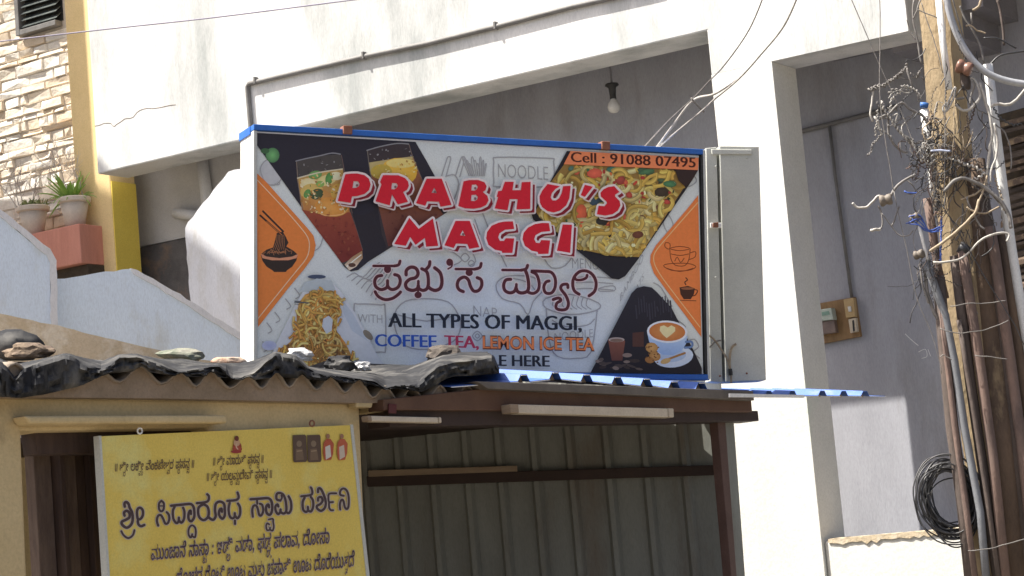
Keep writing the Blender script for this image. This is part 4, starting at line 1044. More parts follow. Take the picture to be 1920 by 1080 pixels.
# ---- left orange panel with bowl
OR = (206, 124, 62)
A.poly([(481, 324), (500, 342), (540, 387), (575, 426), (588, 442), (592, 460), (588, 480), (570, 505), (540, 541), (484, 613)], OR)
A.stroke([(482, 337), (530, 388), (560, 422), (577, 445), (580, 464), (574, 485), (550, 515), (484, 597)], 1.6, (232, 190, 160), 3, cap=False)
BK_ = (52, 44, 40)
A.poly([(489, 478), (558, 478), (556, 488), (548, 500), (538, 507), (536, 510), (514, 510), (511, 507), (500, 500), (492, 489)], BK_)
A.poly([(489, 476), (500, 481), (524, 484), (548, 481), (559, 476), (556, 484), (540, 488), (510, 488), (492, 484)], (196, 140, 110))
A.poly([(490, 476), (500, 468), (512, 464), (516, 450), (519, 437), (530, 434), (536, 444), (541, 455), (537, 462), (550, 470), (558, 477), (540, 481), (505, 481)], BK_)
for k in range(16):
    x = random.uniform(498, 548); A.stroke([(x, 470 + random.uniform(0, 8)), (x + random.uniform(-8, 8), 466 + random.uniform(0, 8)), (x + random.uniform(-12, 12), 470 + random.uniform(0, 9))], 1.1, (150, 104, 72), 3, cap=False)
for k in range(6): A.stroke([(519 + k * 2.6, 440), (518 + k * 3, 454), (512 + k * 4, 468)], 1.0, (150, 104, 72), 3, cap=False)
A.stroke([(488, 404), (526, 438)], 3.4, BK_, 0); A.stroke([(493, 396), (531, 434)], 3.4, BK_, 0); A.stroke([(500, 415), (528, 440)], 1.0, OR, 0)
# ---- right orange panel with cups
A.poly([(1309, 366), (1290, 390), (1255, 431), (1229, 461), (1220, 478), (1219, 492), (1226, 512), (1250, 545), (1285, 591), (1315, 632)], (213, 122, 66))
A.stroke([(1309, 379), (1285, 406), (1250, 446), (1229, 472), (1226, 490), (1236, 512), (1260, 545), (1313, 614)], 1.6, (238, 180, 130), 3, cap=False)
BR = (104, 52, 28)
for pts, cl in (([(1256, 466), (1275, 462), (1294, 466), (1275, 470)], True), ([(1256, 467), (1258, 485), (1266, 497), (1284, 498), (1292, 485), (1294, 467)], False), ([(1294, 474), (1304, 472), (1303, 482), (1291, 487)], False), ([(1244, 498), (1260, 494), (1290, 494), (1305, 500), (1290, 507), (1260, 507)], True), ([(1248, 455), (1256, 457), (1255, 467), (1247, 463)], True), ([(1258, 476), (1275, 479), (1292, 476)], False), ([(1265, 490), (1270, 482), (1276, 492), (1283, 484)], False), ([(1250, 503), (1275, 509), (1300, 503)], False)):
    A.stroke(pts, 1.4, BR, 3, cl, cap=False)
A.poly([(1274, 539), (1290, 536), (1303, 541), (1301, 552), (1295, 561), (1282, 561), (1276, 552)], (66, 42, 32)); A.stroke([(1302, 543), (1308, 545), (1304, 553), (1298, 555)], 1.8, (66, 42, 32), 3, cap=False)
A.stroke([(1275, 563), (1305, 564)], 1.2, (66, 42, 32), 0); A.stroke([(1286, 534), (1284, 529), (1289, 525), (1286, 521)], 2.0, (66, 42, 32), 3); A.ell(1289, 541, 12, 2.4, (140, 90, 60))
# ---- drinks picture
P1 = [(481, 249), (779, 266), (800, 302), (838, 372), (843, 388), (838, 398), (825, 406), (690, 491), (672, 506), (658, 509), (646, 501), (481, 271)]
A.poly(P1, (44, 43, 52))
A.ell(511, 291, 13, 14, (74, 118, 80), 0, 18, (112, 176, 112)); A.ell(497, 283, 8, 5, (62, 98, 66))
A.poly([(555, 302), (600, 292), (638, 289), (645, 320), (657, 392), (680, 470), (679, 484), (660, 500), (646, 500), (566, 393)], (72, 70, 68))
A.poly([(557, 334), (600, 322), (643, 317), (655, 392), (660, 420), (600, 420), (585, 408), (566, 393)], (176, 148, 86), ((168, 108, 62), 330, 415))
A.poly([(566, 393), (600, 400), (657, 398), (681, 468), (670, 480), (645, 492), (640, 492)], (140, 72, 54), ((110, 48, 44), 400, 480))
for (x, y, rx, ry, c) in ((580, 345, 18, 11, (204, 196, 150)), (612, 338, 20, 10, (196, 190, 130)), (630, 330, 12, 8, (206, 204, 170)), (585, 360, 22, 16, (190, 168, 96)), (622, 384, 34, 22, (186, 132, 62)), (600, 372, 22, 18, (178, 130, 70)), (634, 360, 14, 16, (190, 160, 80))):
    A.ell(x, y, rx, ry, c, random.uniform(-.3, .3), 16, tuple(min(255, v + 12) for v in c))
A.ell(620, 388, 30, 18, (194, 138, 64), .1, 20, (206, 156, 84)); A.stroke([(592, 395), (610, 404), (640, 402), (652, 392)], 2, (212, 170, 110), 3)
for (x, y, rx, ry, rot, c) in ((591, 328, 13, 8, -.2, (96, 142, 82)), (617, 335, 7, 12, .2, (78, 128, 70)), (576, 363, 6, 9, .5, (84, 132, 74)), (594, 364, 13, 10, -.4, (62, 78, 54)), (600, 345, 8, 6, 0, (120, 156, 84))):
    A.ell(x, y, rx, ry, c, rot, 12, tuple(min(255, int(v * 1.2)) for v in c))
A.stroke([(555, 302), (575, 297), (600, 292), (622, 287), (638, 289)], 2.2, (126, 130, 136), 3); A.stroke([(556, 304), (560, 350), (568, 392)], 1.5, (120, 110, 100), 3); A.stroke([(640, 291), (646, 322), (658, 390), (680, 468)], 1.4, (104, 88, 84), 3)
A.stroke([(558, 334), (580, 328), (606, 322), (642, 317)], 2.4, (196, 192, 166), 3)
A.poly([(646, 496), (660, 482), (679, 470), (680, 484), (668, 500), (655, 507)], (150, 120, 84), ((210, 200, 180), 480, 505)); A.stroke([(650, 500), (664, 488), (677, 478)], 2, (232, 226, 206), 3); A.ell(660, 497, 7, 4, (84, 62, 52))
A.poly([(688, 281), (720, 272), (766, 269), (775, 300), (800, 356), (832, 402), (745, 457), (720, 470), (716, 440), (700, 360)], (60, 54, 56))
A.poly([(692, 318), (776, 297), (800, 356), (831, 402), (746, 456), (728, 462), (706, 372)], (138, 92, 66), ((96, 56, 52), 330, 430))
A.poly([(691, 305), (735, 298), (775, 293), (777, 306), (740, 310), (694, 322)], (172, 160, 110)); A.ell(748, 322, 34, 26, (206, 168, 62), .1, 20, (212, 180, 82)); A.ell(715, 322, 20, 14, (176, 158, 72)); A.ell(752, 306, 28, 9, (212, 196, 120))
A.stroke([(688, 282), (712, 275), (744, 269), (766, 270)], 2.2, (128, 132, 136), 3); A.stroke([(689, 283), (694, 322), (706, 372)], 1.4, (112, 108, 100), 3); A.stroke([(767, 271), (776, 300), (800, 356)], 1.4, (112, 100, 92), 3)
A.poly([(680, 404), (700, 396), (706, 372), (716, 440), (726, 466), (690, 490), (681, 470), (660, 400)], (44, 42, 48))
def speck(poly, n, cols, r0, r1):
    xs = [p[0] for p in poly]; ys = [p[1] for p in poly]
    for k in range(n):
        x, y = random.uniform(min(xs), max(xs)), random.uniform(min(ys), max(ys))
        if inside((x, y), poly): A.ell(x, y, random.uniform(r0, r1), random.uniform(r0, r1) * .6, random.choice(cols), random.uniform(0, 3), 6)
speck([(560, 336), (640, 320), (650, 392), (640, 402), (590, 402), (566, 390)], 130, [(206, 190, 130), (190, 150, 80), (150, 112, 60), (210, 204, 170), (120, 130, 70), (176, 120, 60)], 1.2, 3.6)
speck([(694, 312), (774, 297), (784, 320), (760, 340), (700, 340)], 60, [(212, 186, 96), (196, 160, 60), (224, 206, 140), (160, 120, 60)], 1.2, 3.4)
speck([(575, 405), (655, 400), (678, 466), (645, 488)], 70, [(124, 60, 50), (104, 46, 42), (134, 74, 56), (116, 54, 48)], 1.5, 4.5)
speck([(720, 380), (780, 340), (825, 402), (745, 452)], 60, [(108, 66, 56), (92, 54, 50), (118, 74, 58)], 1.5, 4.5)
speck([(556, 306), (636, 292), (641, 312), (559, 328)], 30, [(100, 100, 100), (60, 58, 60), (130, 132, 134)], 1, 3)
speck([(690, 285), (764, 272), (772, 292), (693, 304)], 30, [(100, 100, 100), (60, 58, 60), (130, 132, 134)], 1, 3)
# ---- stir-fried noodles picture
P2 = [(1063, 283), (1309, 297), (1309, 318), (1298, 338), (1199, 482), (1172, 518), (1160, 524), (1147, 522), (1079, 467), (1040, 440), (1000, 412), (997, 403), (1003, 392), (1032, 340)]
A.poly(P2, (38, 36, 40))
P2n = [(1058, 308), (1262, 318), (1290, 340), (1198, 482), (1150, 480), (1079, 466), (1012, 408), (1004, 396), (1032, 342)]
A.poly(P2n, (132, 108, 58), ((168, 140, 70), 330, 470))
def noodles(poly, n, cols, w, ln, bend=1.0, up=0):
    xs = [p[0] for p in poly]; ys = [p[1] for p in poly]
    for k in range(n):
        for _ in range(20):
            x, y = random.uniform(min(xs), max(xs)), random.uniform(min(ys), max(ys))
            if inside((x, y), poly): break
        else: continue
        a = random.uniform(0, 6.28); pts = [(x, y)]; da = random.uniform(-.6, .6) * bend
        for i in range(ln):
            a += da + random.uniform(-.25, .25); x += math.cos(a) * 4; y += math.sin(a) * 4
            if not inside((x, y), poly): break
            pts.append((x, y))
        if len(pts) > 2:
            c = random.choice(cols); k2 = random.uniform(.85, 1.12); c = tuple(min(255, int(v * k2)) for v in c)
            A.stroke(pts, w * random.uniform(.8, 1.2) * 1.35, tuple(int(v * .74) for v in c), 2, cap=False); A.stroke(pts, w * random.uniform(.8, 1.1), c, 2, rgb2=tuple(int(v * .84) for v in c), cap=False)
NC = [(204, 188, 108), (214, 200, 128), (198, 170, 84), (206, 180, 92), (190, 158, 76), (218, 208, 148)]
noodles(P2n, 120, NC, 6.4, 13, .6)
for k in range(46):
    x, y = random.uniform(1020, 1290), random.uniform(310, 480)
    if inside((x, y), [(1066, 314), (1255, 322), (1276, 344), (1190, 470), (1084, 458), (1022, 402), (1044, 346)]):
        c = random.choice([(172, 84, 62), (150, 66, 54), (70, 98, 84), (48, 58, 48), (58, 52, 46), (70, 84, 60), (98, 66, 50), (190, 110, 70)])
        A.ell(x, y, random.uniform(4, 10), random.uniform(3, 7), c, random.uniform(0, 3), 8, tuple(min(255, int(v * 1.25)) for v in c))
for (x, y, rx, ry, c) in ((1115, 325, 15, 10, (176, 84, 66)), (1088, 398, 13, 17, (172, 84, 56)), (1162, 336, 10, 11, (132, 66, 58)), (1150, 318, 13, 6, (66, 104, 96)), (1212, 322, 18, 6, (70, 96, 70)), (1118, 378, 14, 9, (64, 84, 96)), (1240, 360, 16, 12, (74, 66, 48)), (1255, 345, 14, 7, (70, 106, 76)), (1196, 440, 14, 9, (92, 62, 46)), (1128, 415, 14, 9, (58, 58, 52)), (1180, 430, 12, 7, (98, 70, 50)), (1218, 340, 14, 9, (84, 78, 48))):
    A.ell(x, y, rx, ry, c, random.uniform(-.4, .4), 10, tuple(min(255, int(v * 1.15)) for v in c))
noodles(P2n, 50, NC, 6.0, 12, .6)
noodles([(1080, 420), (1230, 400), (1200, 478), (1150, 478), (1085, 462)], 60, NC, 6.6, 12, .6)
speck([(1066, 314), (1255, 322), (1276, 344), (1190, 470), (1084, 458), (1022, 402), (1044, 346)], 60, [(176, 74, 56), (150, 60, 50), (60, 104, 70), (44, 60, 44), (40, 36, 34), (80, 96, 60), (230, 220, 170), (196, 110, 64)], 2.0, 6.5)
for (x, y, rx, ry, c) in ((1115, 325, 15, 9, (182, 86, 66)), (1088, 398, 12, 16, (178, 86, 58)), (1162, 336, 9, 10, (136, 64, 56)), (1150, 318, 12, 5, (62, 108, 92)), (1212, 322, 16, 5, (66, 100, 70)), (1240, 360, 13, 9, (58, 50, 40)), (1255, 345, 12, 6, (66, 108, 74)), (1196, 440, 11, 7, (92, 58, 44)), (1128, 415, 11, 7, (48, 48, 44))):
    A.ell(x, y, rx, ry, c, random.uniform(-.4, .4), 9, tuple(min(255, int(v * 1.2)) for v in c))
noodles(P2n, 26, NC, 5.6, 9, .6)
A.poly([(1079, 467), (1110, 476), (1150, 483), (1199, 483), (1172, 518), (1160, 524), (1147, 522)], (37, 36, 41))
A.poly([(1266, 318), (1309, 319), (1298, 338), (1285, 350), (1272, 338)], (52, 40, 38))
A.poly([(1070, 283), (1310, 296), (1309, 319), (1057, 308)], (208, 126, 84))
A.text('Cell : 91088 07495', (1071, 303.5), (1304, 314), 19, (66, 32, 24), .012)
# ---- heap of noodles picture
A.poly([(560, 560), (578, 530), (596, 522), (618, 524), (640, 548), (668, 590), (690, 630), (704, 660), (724, 690), (500, 690), (520, 640)], (190, 199, 204), ((184, 195, 202), 540, 690))
A.ell(594, 519, 17, 4, (66, 78, 100)); A.poly([(572, 530), (594, 522), (622, 526), (630, 545), (560, 548)], (168, 182, 186))
A.poly([(640, 560), (662, 588), (690, 640), (660, 620), (645, 590)], (170, 184, 194)); A.ell(505, 648, 14, 9, (164, 176, 202), 0, 18, (146, 160, 198)); A.ell(690, 628, 12, 6, (120, 116, 104), .8)
heap = [(560, 568), (572, 552), (600, 543), (628, 548), (641, 560), (634, 590), (630, 622), (646, 640), (660, 668), (668, 696), (506, 696), (520, 662), (545, 640), (556, 620), (556, 590)]
A.poly(heap, (192, 158, 90), ((166, 128, 72), 560, 690))
HC = [(214, 186, 106), (220, 198, 126), (206, 168, 86), (200, 152, 80), (190, 142, 72)]
noodles(heap, 190, HC, 4.2, 8, .7)
noodles([(508, 662), (545, 640), (630, 632), (664, 694), (508, 694)], 90, [(186, 144, 78), (150, 112, 66), (128, 96, 62), (166, 124, 70)], 2.6, 9, .7)
heap2 = [(552, 570), (566, 548), (600, 537), (634, 543), (650, 562), (641, 592), (638, 620), (656, 640), (672, 668), (680, 697), (496, 697), (512, 662), (538, 638), (549, 618), (549, 590)]
noodles(heap2, 120, HC, 3.2, 9, .8)
speck(heap, 70, [(214, 160, 90), (196, 120, 70), (150, 110, 60), (226, 210, 150), (170, 90, 56)], 1.2, 3.2)
A.poly([(604, 612), (606, 598), (616, 592), (624, 598), (622, 620), (612, 626)], (178, 190, 198)); A.stroke([(622, 596), (632, 606), (628, 624), (624, 640)], 2, (190, 164, 90), 3)
A.stroke([(553, 566), (578, 568)], 2.4, (82, 88, 92), 0)
for dy in (-3, 0, 3): A.stroke([(552, 567 + dy), (562, 568 + dy)], 1.0, (82, 88, 92), 0)
# ---- coffee picture
A.poly([(1107, 699), (1130, 655), (1184, 550), (1194, 540), (1207, 536.5), (1222, 539), (1232, 548), (1259, 577), (1301, 658), (1316, 690), (1316, 701)], (42, 42, 50), ((34, 32, 38), 540, 700))
for k in range(14): A.stroke([(1192 + k * 5, 560 + random.uniform(-6, 16)), (1194 + k * 5, 586 + random.uniform(-6, 16))], random.uniform(1, 3), (54, 54, 64), 0)
A.poly([(1140, 636), (1150, 633), (1168, 634), (1172, 640), (1167, 676), (1147, 676)], (118, 76, 62), ((94, 60, 52), 640, 676)); A.ell(1156, 637, 15, 4.5, (160, 150, 142)); A.ell(1156, 638, 12, 3.2, (116, 98, 84))
A.poly([(1186, 624), (1207, 622), (1207, 650), (1186, 650)], (76, 52, 46))
for k in range(16): A.ell(random.uniform(1122, 1200), random.uniform(674, 692), random.uniform(4, 12), random.uniform(2, 4), random.choice([(72, 64, 60), (92, 82, 76), (58, 50, 48), (124, 112, 102)]), random.uniform(-.4, .4), 8)
A.ell(1176, 666, 9, 4, (128, 114, 104))
A.ell(1263, 669, 37, 20, (182, 200, 216), -.12, 24, (198, 210, 220)); A.ell(1261, 667, 26, 12, (160, 182, 206), -.12, 20)
A.poly([(1213, 622), (1217, 640), (1226, 655), (1242, 665), (1262, 666), (1278, 658), (1286, 645), (1289, 630)], (168, 194, 220), ((132, 164, 206), 625, 668))
A.stroke([(1286, 641), (1297, 641), (1297, 650), (1284, 652)], 4.2, (96, 124, 166), 3)
A.ell(1251, 622, 38, 21, (204, 214, 222), .05, 24); A.ell(1251, 622, 34, 17.5, (178, 112, 60), .05, 24, (192, 138, 84))
A.poly([(1238, 612), (1245, 610), (1252, 614), (1259, 610), (1266, 614), (1266, 621), (1258, 628), (1250, 634), (1243, 628), (1237, 620)], (226, 204, 156))
A.ell(1222, 652, 12, 10, (166, 126, 72), .2, 10, (190, 152, 96)); A.ell(1228, 668, 11, 9, (158, 116, 64), .2, 10, (186, 146, 90)); A.ell(1218, 675, 9, 6, (148, 106, 60), .2, 10)
for k in range(16): A.ell(random.uniform(1212, 1236), random.uniform(646, 680), 1.8, 1.4, (112, 76, 42), 0, 6)
A.stroke([(1246, 676), (1262, 670), (1284, 662)], 4.0, (150, 112, 66), 3); A.ell(1248, 677, 10, 5, (184, 156, 104), -.3)
pict = A.build('printed_pictures', ink, sign, 'printed food pictures, orange panels and grey doodles on the signboard')

# ---- lettering
RED, DK, PK = (190, 32, 48), (128, 34, 46), (224, 204, 204)
a6 = lambda l: [(620 + x / 6, 310 + y / 6) for x, y in l]
b6 = lambda l: [(880 + x / 6, 310 + y / 6) for x, y in l]
LET = [
 (a6([(165, 100), (230, 93), (300, 92), (380, 110), (430, 150), (450, 215), (432, 278), (380, 322), (300, 345), (240, 350), (225, 422), (80, 400)]), [a6([(258, 178), (308, 180), (326, 208), (316, 236), (292, 252), (245, 256)])]),
 (a6([(590, 110), (760, 112), (835, 142), (870, 180), (880, 230), (860, 275), (815, 300), (870, 410), (755, 440), (690, 325), (665, 450), (505, 405), (572, 215), (556, 188)]), [a6([(690, 198), (740, 200), (756, 225), (745, 252), (720, 270), (682, 270)])]),
 (a6([(1080, 150), (1250, 150), (1360, 445), (1235, 465), (1220, 410), (1085, 405), (1065, 455), (960, 425)]), [a6([(1165, 250), (1196, 312), (1134, 310)])]),
 (b6([(-64, 180), (0, 166), (100, 165), (170, 190), (195, 235), (182, 280), (150, 300), (203, 342), (217, 395), (190, 445), (130, 475), (50, 488), (-50, 483), (-124, 456)]), [b6([(28, 218), (75, 215), (97, 240), (85, 270), (60, 285), (22, 283)]), b6([(25, 335), (75, 330), (97, 355), (88, 385), (60, 402), (18, 400)])]),
 (b6([(400, 185), (500, 185), (485, 280), (580, 280), (590, 190), (690, 185), (685, 490), (530, 495), (545, 380), (455, 380), (430, 505), (285, 485), (325, 355), (308, 355), (325, 290), (365, 285)]), []),
 (b6([(880, 210), (1020, 235), (970, 265), (930, 310), (915, 360), (935, 395), (975, 395), (1010, 370), (1040, 310), (1055, 235), (1140, 230), (1125, 370), (1090, 450), (1020, 510), (950, 530), (880, 515), (820, 470), (795, 420), (790, 350), (820, 285)]), []),
 (b6([(1300, 220), (1390, 240), (1300, 355), (1255, 335)]), []),
 (b6([(1630, 235), (1690, 300), (1640, 330), (1640, 350), (1690, 400), (1700, 450), (1670, 510), (1610, 550), (1530, 565), (1435, 550), (1455, 455), (1520, 460), (1550, 425), (1540, 405), (1480, 350), (1475, 310), (1510, 270), (1560, 245)]), []),
 (a6([(885, 590), (990, 715), (1150, 598), (1210, 905), (1075, 915), (1060, 815), (955, 895), (895, 805), (845, 905), (715, 885)]), []),
 (a6([(1405, 625), (1565, 625), (1672, 920), (1560, 940), (1535, 885), (1410, 880), (1385, 930), (1280, 900)]), [a6([(1485, 730), (1515, 795), (1455, 787)])]),
 (b6([(490, 630), (505, 715), (400, 725), (340, 765), (325, 810), (345, 850), (390, 850), (410, 820), (505, 822), (485, 985), (370, 985), (365, 965), (290, 950), (215, 895), (190, 820), (200, 750), (250, 680), (330, 645), (400, 632)]), []),
 (b6([(895, 650), (910, 740), (810, 750), (745, 785), (730, 830), (750, 870), (790, 875), (810, 840), (910, 845), (890, 995), (775, 998), (770, 975), (700, 960), (625, 905), (598, 830), (610, 760), (660, 700), (740, 660), (820, 648)]), []),
 (b6([(1050, 665), (1155, 668), (1135, 985), (985, 960)]), []),
]
def sh(l, dx, dy): return [(x + dx, y + dy) for x, y in l]
for out_, hol in LET:
    A.poly([sh(out_, 7.5, 6.5)], PK); A.outline(sh(out_, 7.5, 6.5), 6.5, PK)
for out_, hol in LET:
    A.poly([sh(out_, 7.0, 6.0)], DK); A.outline(sh(out_, 7.0, 6.0), 1.6, DK)
for out_, hol in LET:
    A.poly([out_], PK); A.outline(out_, 8.0, PK)
for out_, hol in LET:
    A.poly([out_] + hol, RED)
    for h_ in hol:
        c_ = (sum(p[0] for p in h_) / len(h_), sum(p[1] for p in h_) / len(h_)); A.ell(c_[0] + 1, c_[1] + 1, 2.4, 2.6, (120, 90, 90), 0, 8)
A.build('name_lettering', ink, sign, 'bold red slanted lettering with white outline reading PRABHU\'S MAGGI')
# Kannada line
k4 = lambda l: [(690 + x / 4.3636, 470 + y / 4.3636) for x, y in l]
MR = (78, 38, 44)
KS = [
 ([(45, 125), (215, 125)], 17, 0), ([(212, 125), (250, 116), (262, 85)], 19, 4), ([(112, 203), (75, 212), (55, 248), (65, 295), (105, 318), (148, 306), (160, 285)], 21, 4), ([(160, 245), (160, 300)], 20, 0), ([(160, 285), (175, 308), (205, 318), (246, 298), (264, 250), (250, 207), (218, 196)], 21, 4), ([(58, 335), (85, 375), (140, 400), (200, 390), (245, 360), (266, 338)], 20, 4),
 ([(312, 198), (315, 160), (350, 135), (392, 145), (410, 185), (390, 220), (340, 235), (308, 270), (320, 310), (365, 325), (402, 312), (412, 285)], 22, 4), ([(412, 250), (410, 305)], 18, 0), ([(412, 285), (420, 312), (455, 325), (488, 302), (494, 240), (482, 175), (440, 148)], 21, 4), ([(470, 158), (500, 125), (506, 90)], 21, 4), ([(545, 140), (590, 180), (605, 250), (592, 305), (552, 325), (512, 312), (490, 290)], 22, 4), ([(410, 320), (410, 350)], 14, 0),
 ([(690, 100), (684, 130), (655, 149)], 10, 4),
 ([(718, 150), (875, 152)], 17, 0), ([(870, 152), (915, 138), (926, 104)], 19, 4), ([(780, 335), (745, 318), (730, 280), (745, 237), (788, 216), (822, 240), (838, 290), (865, 330), (905, 325), (930, 285), (925, 238), (893, 221)], 21, 4),
 ([(1100, 158), (1255, 160)], 17, 0), ([(1250, 160), (1292, 150), (1306, 120)], 20, 4), ([(1168, 234), (1128, 240), (1110, 280), (1120, 325), (1160, 345), (1198, 332), (1212, 300)], 21, 4), ([(1214, 275), (1212, 325)], 18, 0), ([(1212, 305), (1225, 335), (1260, 346), (1302, 332), (1315, 290), (1305, 210), (1285, 155)], 22, 4), ([(1300, 335), (1350, 350), (1392, 322), (1400, 260), (1378, 195), (1335, 168), (1440, 170), (1500, 178), (1532, 230), (1530, 300), (1502, 345), (1455, 345), (1438, 300), (1455, 258), (1482, 248)], 20, 4), ([(1636, 302), (1630, 275), (1590, 280), (1578, 312), (1620, 370), (1640, 430), (1625, 475), (1580, 485), (1540, 470), (1545, 430), (1578, 408), (1560, 387), (1515, 400)], 20, 4),
 ([(1728, 357), (1690, 330), (1675, 280), (1685, 220), (1730, 172), (1790, 167), (1840, 200), (1866, 260), (1855, 330), (1808, 370)], 20, 4), ([(1690, 215), (1705, 238), (1750, 238), (1785, 222), (1793, 200)], 18, 4),
]
DOTS = [(160, 152, 30, 32), (410, 362, 30, 28), (668, 95, 28, 30), (828, 180, 30, 28)]
for ka, kb, da, db in ((0, 16, 0, 4), (16, 99, 4, 4)):
  for extra, cc in ((12, (214, 196, 196)), (0, MR)):
    for pts, w, sm in KS[ka:kb]: A.stroke(k4(pts), (w * 1.3 + extra) / 4.36, cc, sm)
    for x, y, rx, ry in DOTS[da:db]: A.ell(690 + x / 4.3636, 470 + y / 4.3636, (rx + extra / 2) / 4.36, (ry + extra / 2) / 4.36, cc)
  A.build('kannada_lettering', ink, sign, 'dark maroon Kannada name line on the signboard')
A.text('ALL TYPES OF MAGGI,', (729, 613), (1090, 619.5), 27, (30, 36, 46), .022)
A.text('COFFEE,', (704, 649), (825, 651.5), 23, (40, 78, 158), .018)
A.text('TEA,', (834, 651), (897, 653), 23, (158, 48, 74), .018)
A.text('LEMON ICE TEA', (905, 653.5), (1115, 657.5), 24, (70, 34, 24), .045); A.text('LEMON ICE TEA', (906, 653), (1114, 657), 23, (212, 122, 70), .012)
A.text('AVAILABLE HERE', (798, 684), (1030, 687.5), 21, (34, 38, 46), .018)
A.build('menu_lettering', ink, sign, 'menu lines in dark, blue, maroon and orange capitals on the signboard')

# ================================================================== YELLOW SIGN ON THE SHED
yl = thing('yellow_sign', 'yellow Kannada menu board hung on the beige shed wall', 'signboard', SP.hit(430, 1100, .05))
YS = SP.shift(.055)
q = MB(); a4 = [YS.hit(x, y) for x, y in [(190, 818), (657, 797), (696, 1160), (210, 1160)]]; q.hexa(a4, [p + YS.n * -.03 for p in a4])
def vary(name, c1, c2, c3):
    return mat(name, c1, c2, .6, 2.2, .02, 60, fac=(.3, .7), c3=c3, s3=3.4, f3=(.5, .7))
q.build('panel', vary('yellow_flex', (.78, .60, .13), (.72, .53, .10), (.74, .66, .22)), yl)
for px in ([(186, 817), (190, 817), (211, 1160), (206, 1160)], [(657, 796), (662, 796), (702, 1160), (696, 1160)]):
    q = MB(); a4 = [YS.hit(x, y, .004) for x, y in px]; q.hexa(a4, [p + YS.n * -.036 for p in a4]); q.build('edge_strip', sheet_grey, yl)
for x, y in ((262, 808), (585, 794)):
    q = MB(); q.tube([YS.hit(x + math.cos(t) * 4.5, y + math.sin(t) * 5.5, .0) for t in [i * .7 for i in range(10)]], .004, 6); q.build('hanging_ring', white_metal if x < 400 else clip_brown, yl, True)
B = Art(YS, (205, 195, 185), .62, .002)
PU, PL = (76, 57, 54), (176, 152, 128)
y1 = lambda l: [(210 + x / 7.7125, 900 + y / 7.7125) for x, y in l]
y2 = lambda l: [(430 + x / 7.2, 890 + y / 7.2) for x, y in l]
YS1 = [([(185, 385), (180, 340), (205, 318), (238, 345), (255, 400), (290, 470), (300, 560), (280, 640), (215, 690), (150, 650), (142, 605), (200, 575), (250, 540), (252, 480), (215, 445), (175, 470), (182, 515)], 40), ([(135, 740), (170, 800), (235, 840), (300, 800), (325, 725)], 30), ([(370, 560), (360, 470), (375, 415), (410, 402), (445, 440), (445, 510), (415, 560), (375, 580), (382, 640), (420, 668), (468, 650)], 38),
 ([(715, 300), (682, 340), (682, 420), (712, 452), (745, 425), (750, 340), (715, 300)], 32), ([(690, 375), (742, 375)], 20), ([(668, 660), (650, 590), (665, 522), (705, 508), (740, 560), (772, 630), (810, 620), (830, 560), (820, 500), (790, 465)], 34),
 ([(855, 372), (1000, 358), (1130, 347), (1175, 382), (1190, 450), (1188, 540), (1145, 598), (1108, 560), (1110, 480), (1135, 440), (1142, 490)], 38), ([(905, 390), (880, 450), (888, 560), (930, 622), (962, 600), (967, 545)], 36), ([(967, 580), (1005, 618), (1042, 560), (1048, 460), (1028, 400)], 36), ([(1160, 785), (1142, 832), (1112, 800), (1106, 730), (1130, 672), (1165, 657), (1203, 690), (1213, 760), (1200, 828), (1165, 815)], 28),
 ([(1228, 336), (1350, 322), (1395, 292), (1400, 235), (1377, 207)], 36), ([(1325, 350), (1260, 390), (1245, 460), (1265, 540), (1325, 580), (1385, 540), (1400, 460), (1380, 385), (1325, 350)], 38), ([(1390, 530), (1430, 565), (1470, 572), (1500, 520), (1490, 440), (1502, 345), (1560, 312), (1620, 345), (1632, 440), (1628, 520), (1595, 560), (1552, 510), (1552, 445), (1580, 412), (1590, 460)], 38),
 ([(1668, 302), (1790, 290), (1832, 252), (1816, 182)], 36), ([(1702, 330), (1686, 420), (1702, 520), (1740, 555), (1772, 532), (1776, 480)], 36), ([(1776, 510), (1812, 555), (1850, 500), (1852, 400), (1822, 340)], 36), ([(1778, 585), (1780, 635)], 34)]
YS2 = [([(288, 332), (400, 325), (520, 317), (565, 352), (580, 430), (570, 510), (540, 543), (502, 510), (497, 435), (525, 402), (537, 440)], 36), ([(375, 350), (378, 392)], 30), ([(317, 567), (310, 480), (327, 422), (365, 420), (387, 470), (402, 540), (430, 550), (458, 490), (445, 412), (412, 392)], 32), ([(530, 606), (588, 596), (592, 640), (600, 700), (585, 755), (552, 742), (550, 715)], 24), ([(552, 742), (512, 750), (497, 700), (510, 657), (540, 672)], 24),
 ([(690, 350), (640, 332), (637, 272), (665, 247), (720, 262), (755, 330), (770, 430), (765, 500), (730, 525), (692, 500), (692, 470)], 34), ([(692, 500), (660, 533), (627, 490), (622, 430), (650, 402), (662, 430)], 34), ([(765, 500), (800, 520), (833, 470), (833, 370), (800, 292)], 34), ([(690, 350), (710, 312), (702, 282)], 26),
 ([(972, 292), (1090, 277), (1120, 250), (1115, 202), (1100, 172)], 32), ([(1017, 312), (990, 370), (997, 470), (1035, 503), (1060, 482), (1060, 435)], 34), ([(1060, 480), (1100, 498), (1130, 440), (1130, 350), (1100, 302)], 34),
 ([(1197, 235), (1202, 187), (1235, 192), (1270, 260), (1300, 350), (1293, 440), (1240, 488), (1190, 460), (1182, 422), (1230, 396), (1258, 350), (1240, 302), (1202, 312), (1197, 350)], 34), ([(1445, 252), (1352, 257), (1337, 310), (1347, 368), (1400, 370)], 28), ([(1347, 370), (1347, 440), (1370, 478), (1402, 480)], 28),
 ([(1545, 285), (1497, 270), (1502, 212), (1545, 187), (1590, 222), (1612, 310), (1610, 420), (1590, 463), (1560, 440), (1540, 352), (1512, 342), (1492, 400), (1497, 470)], 30)]
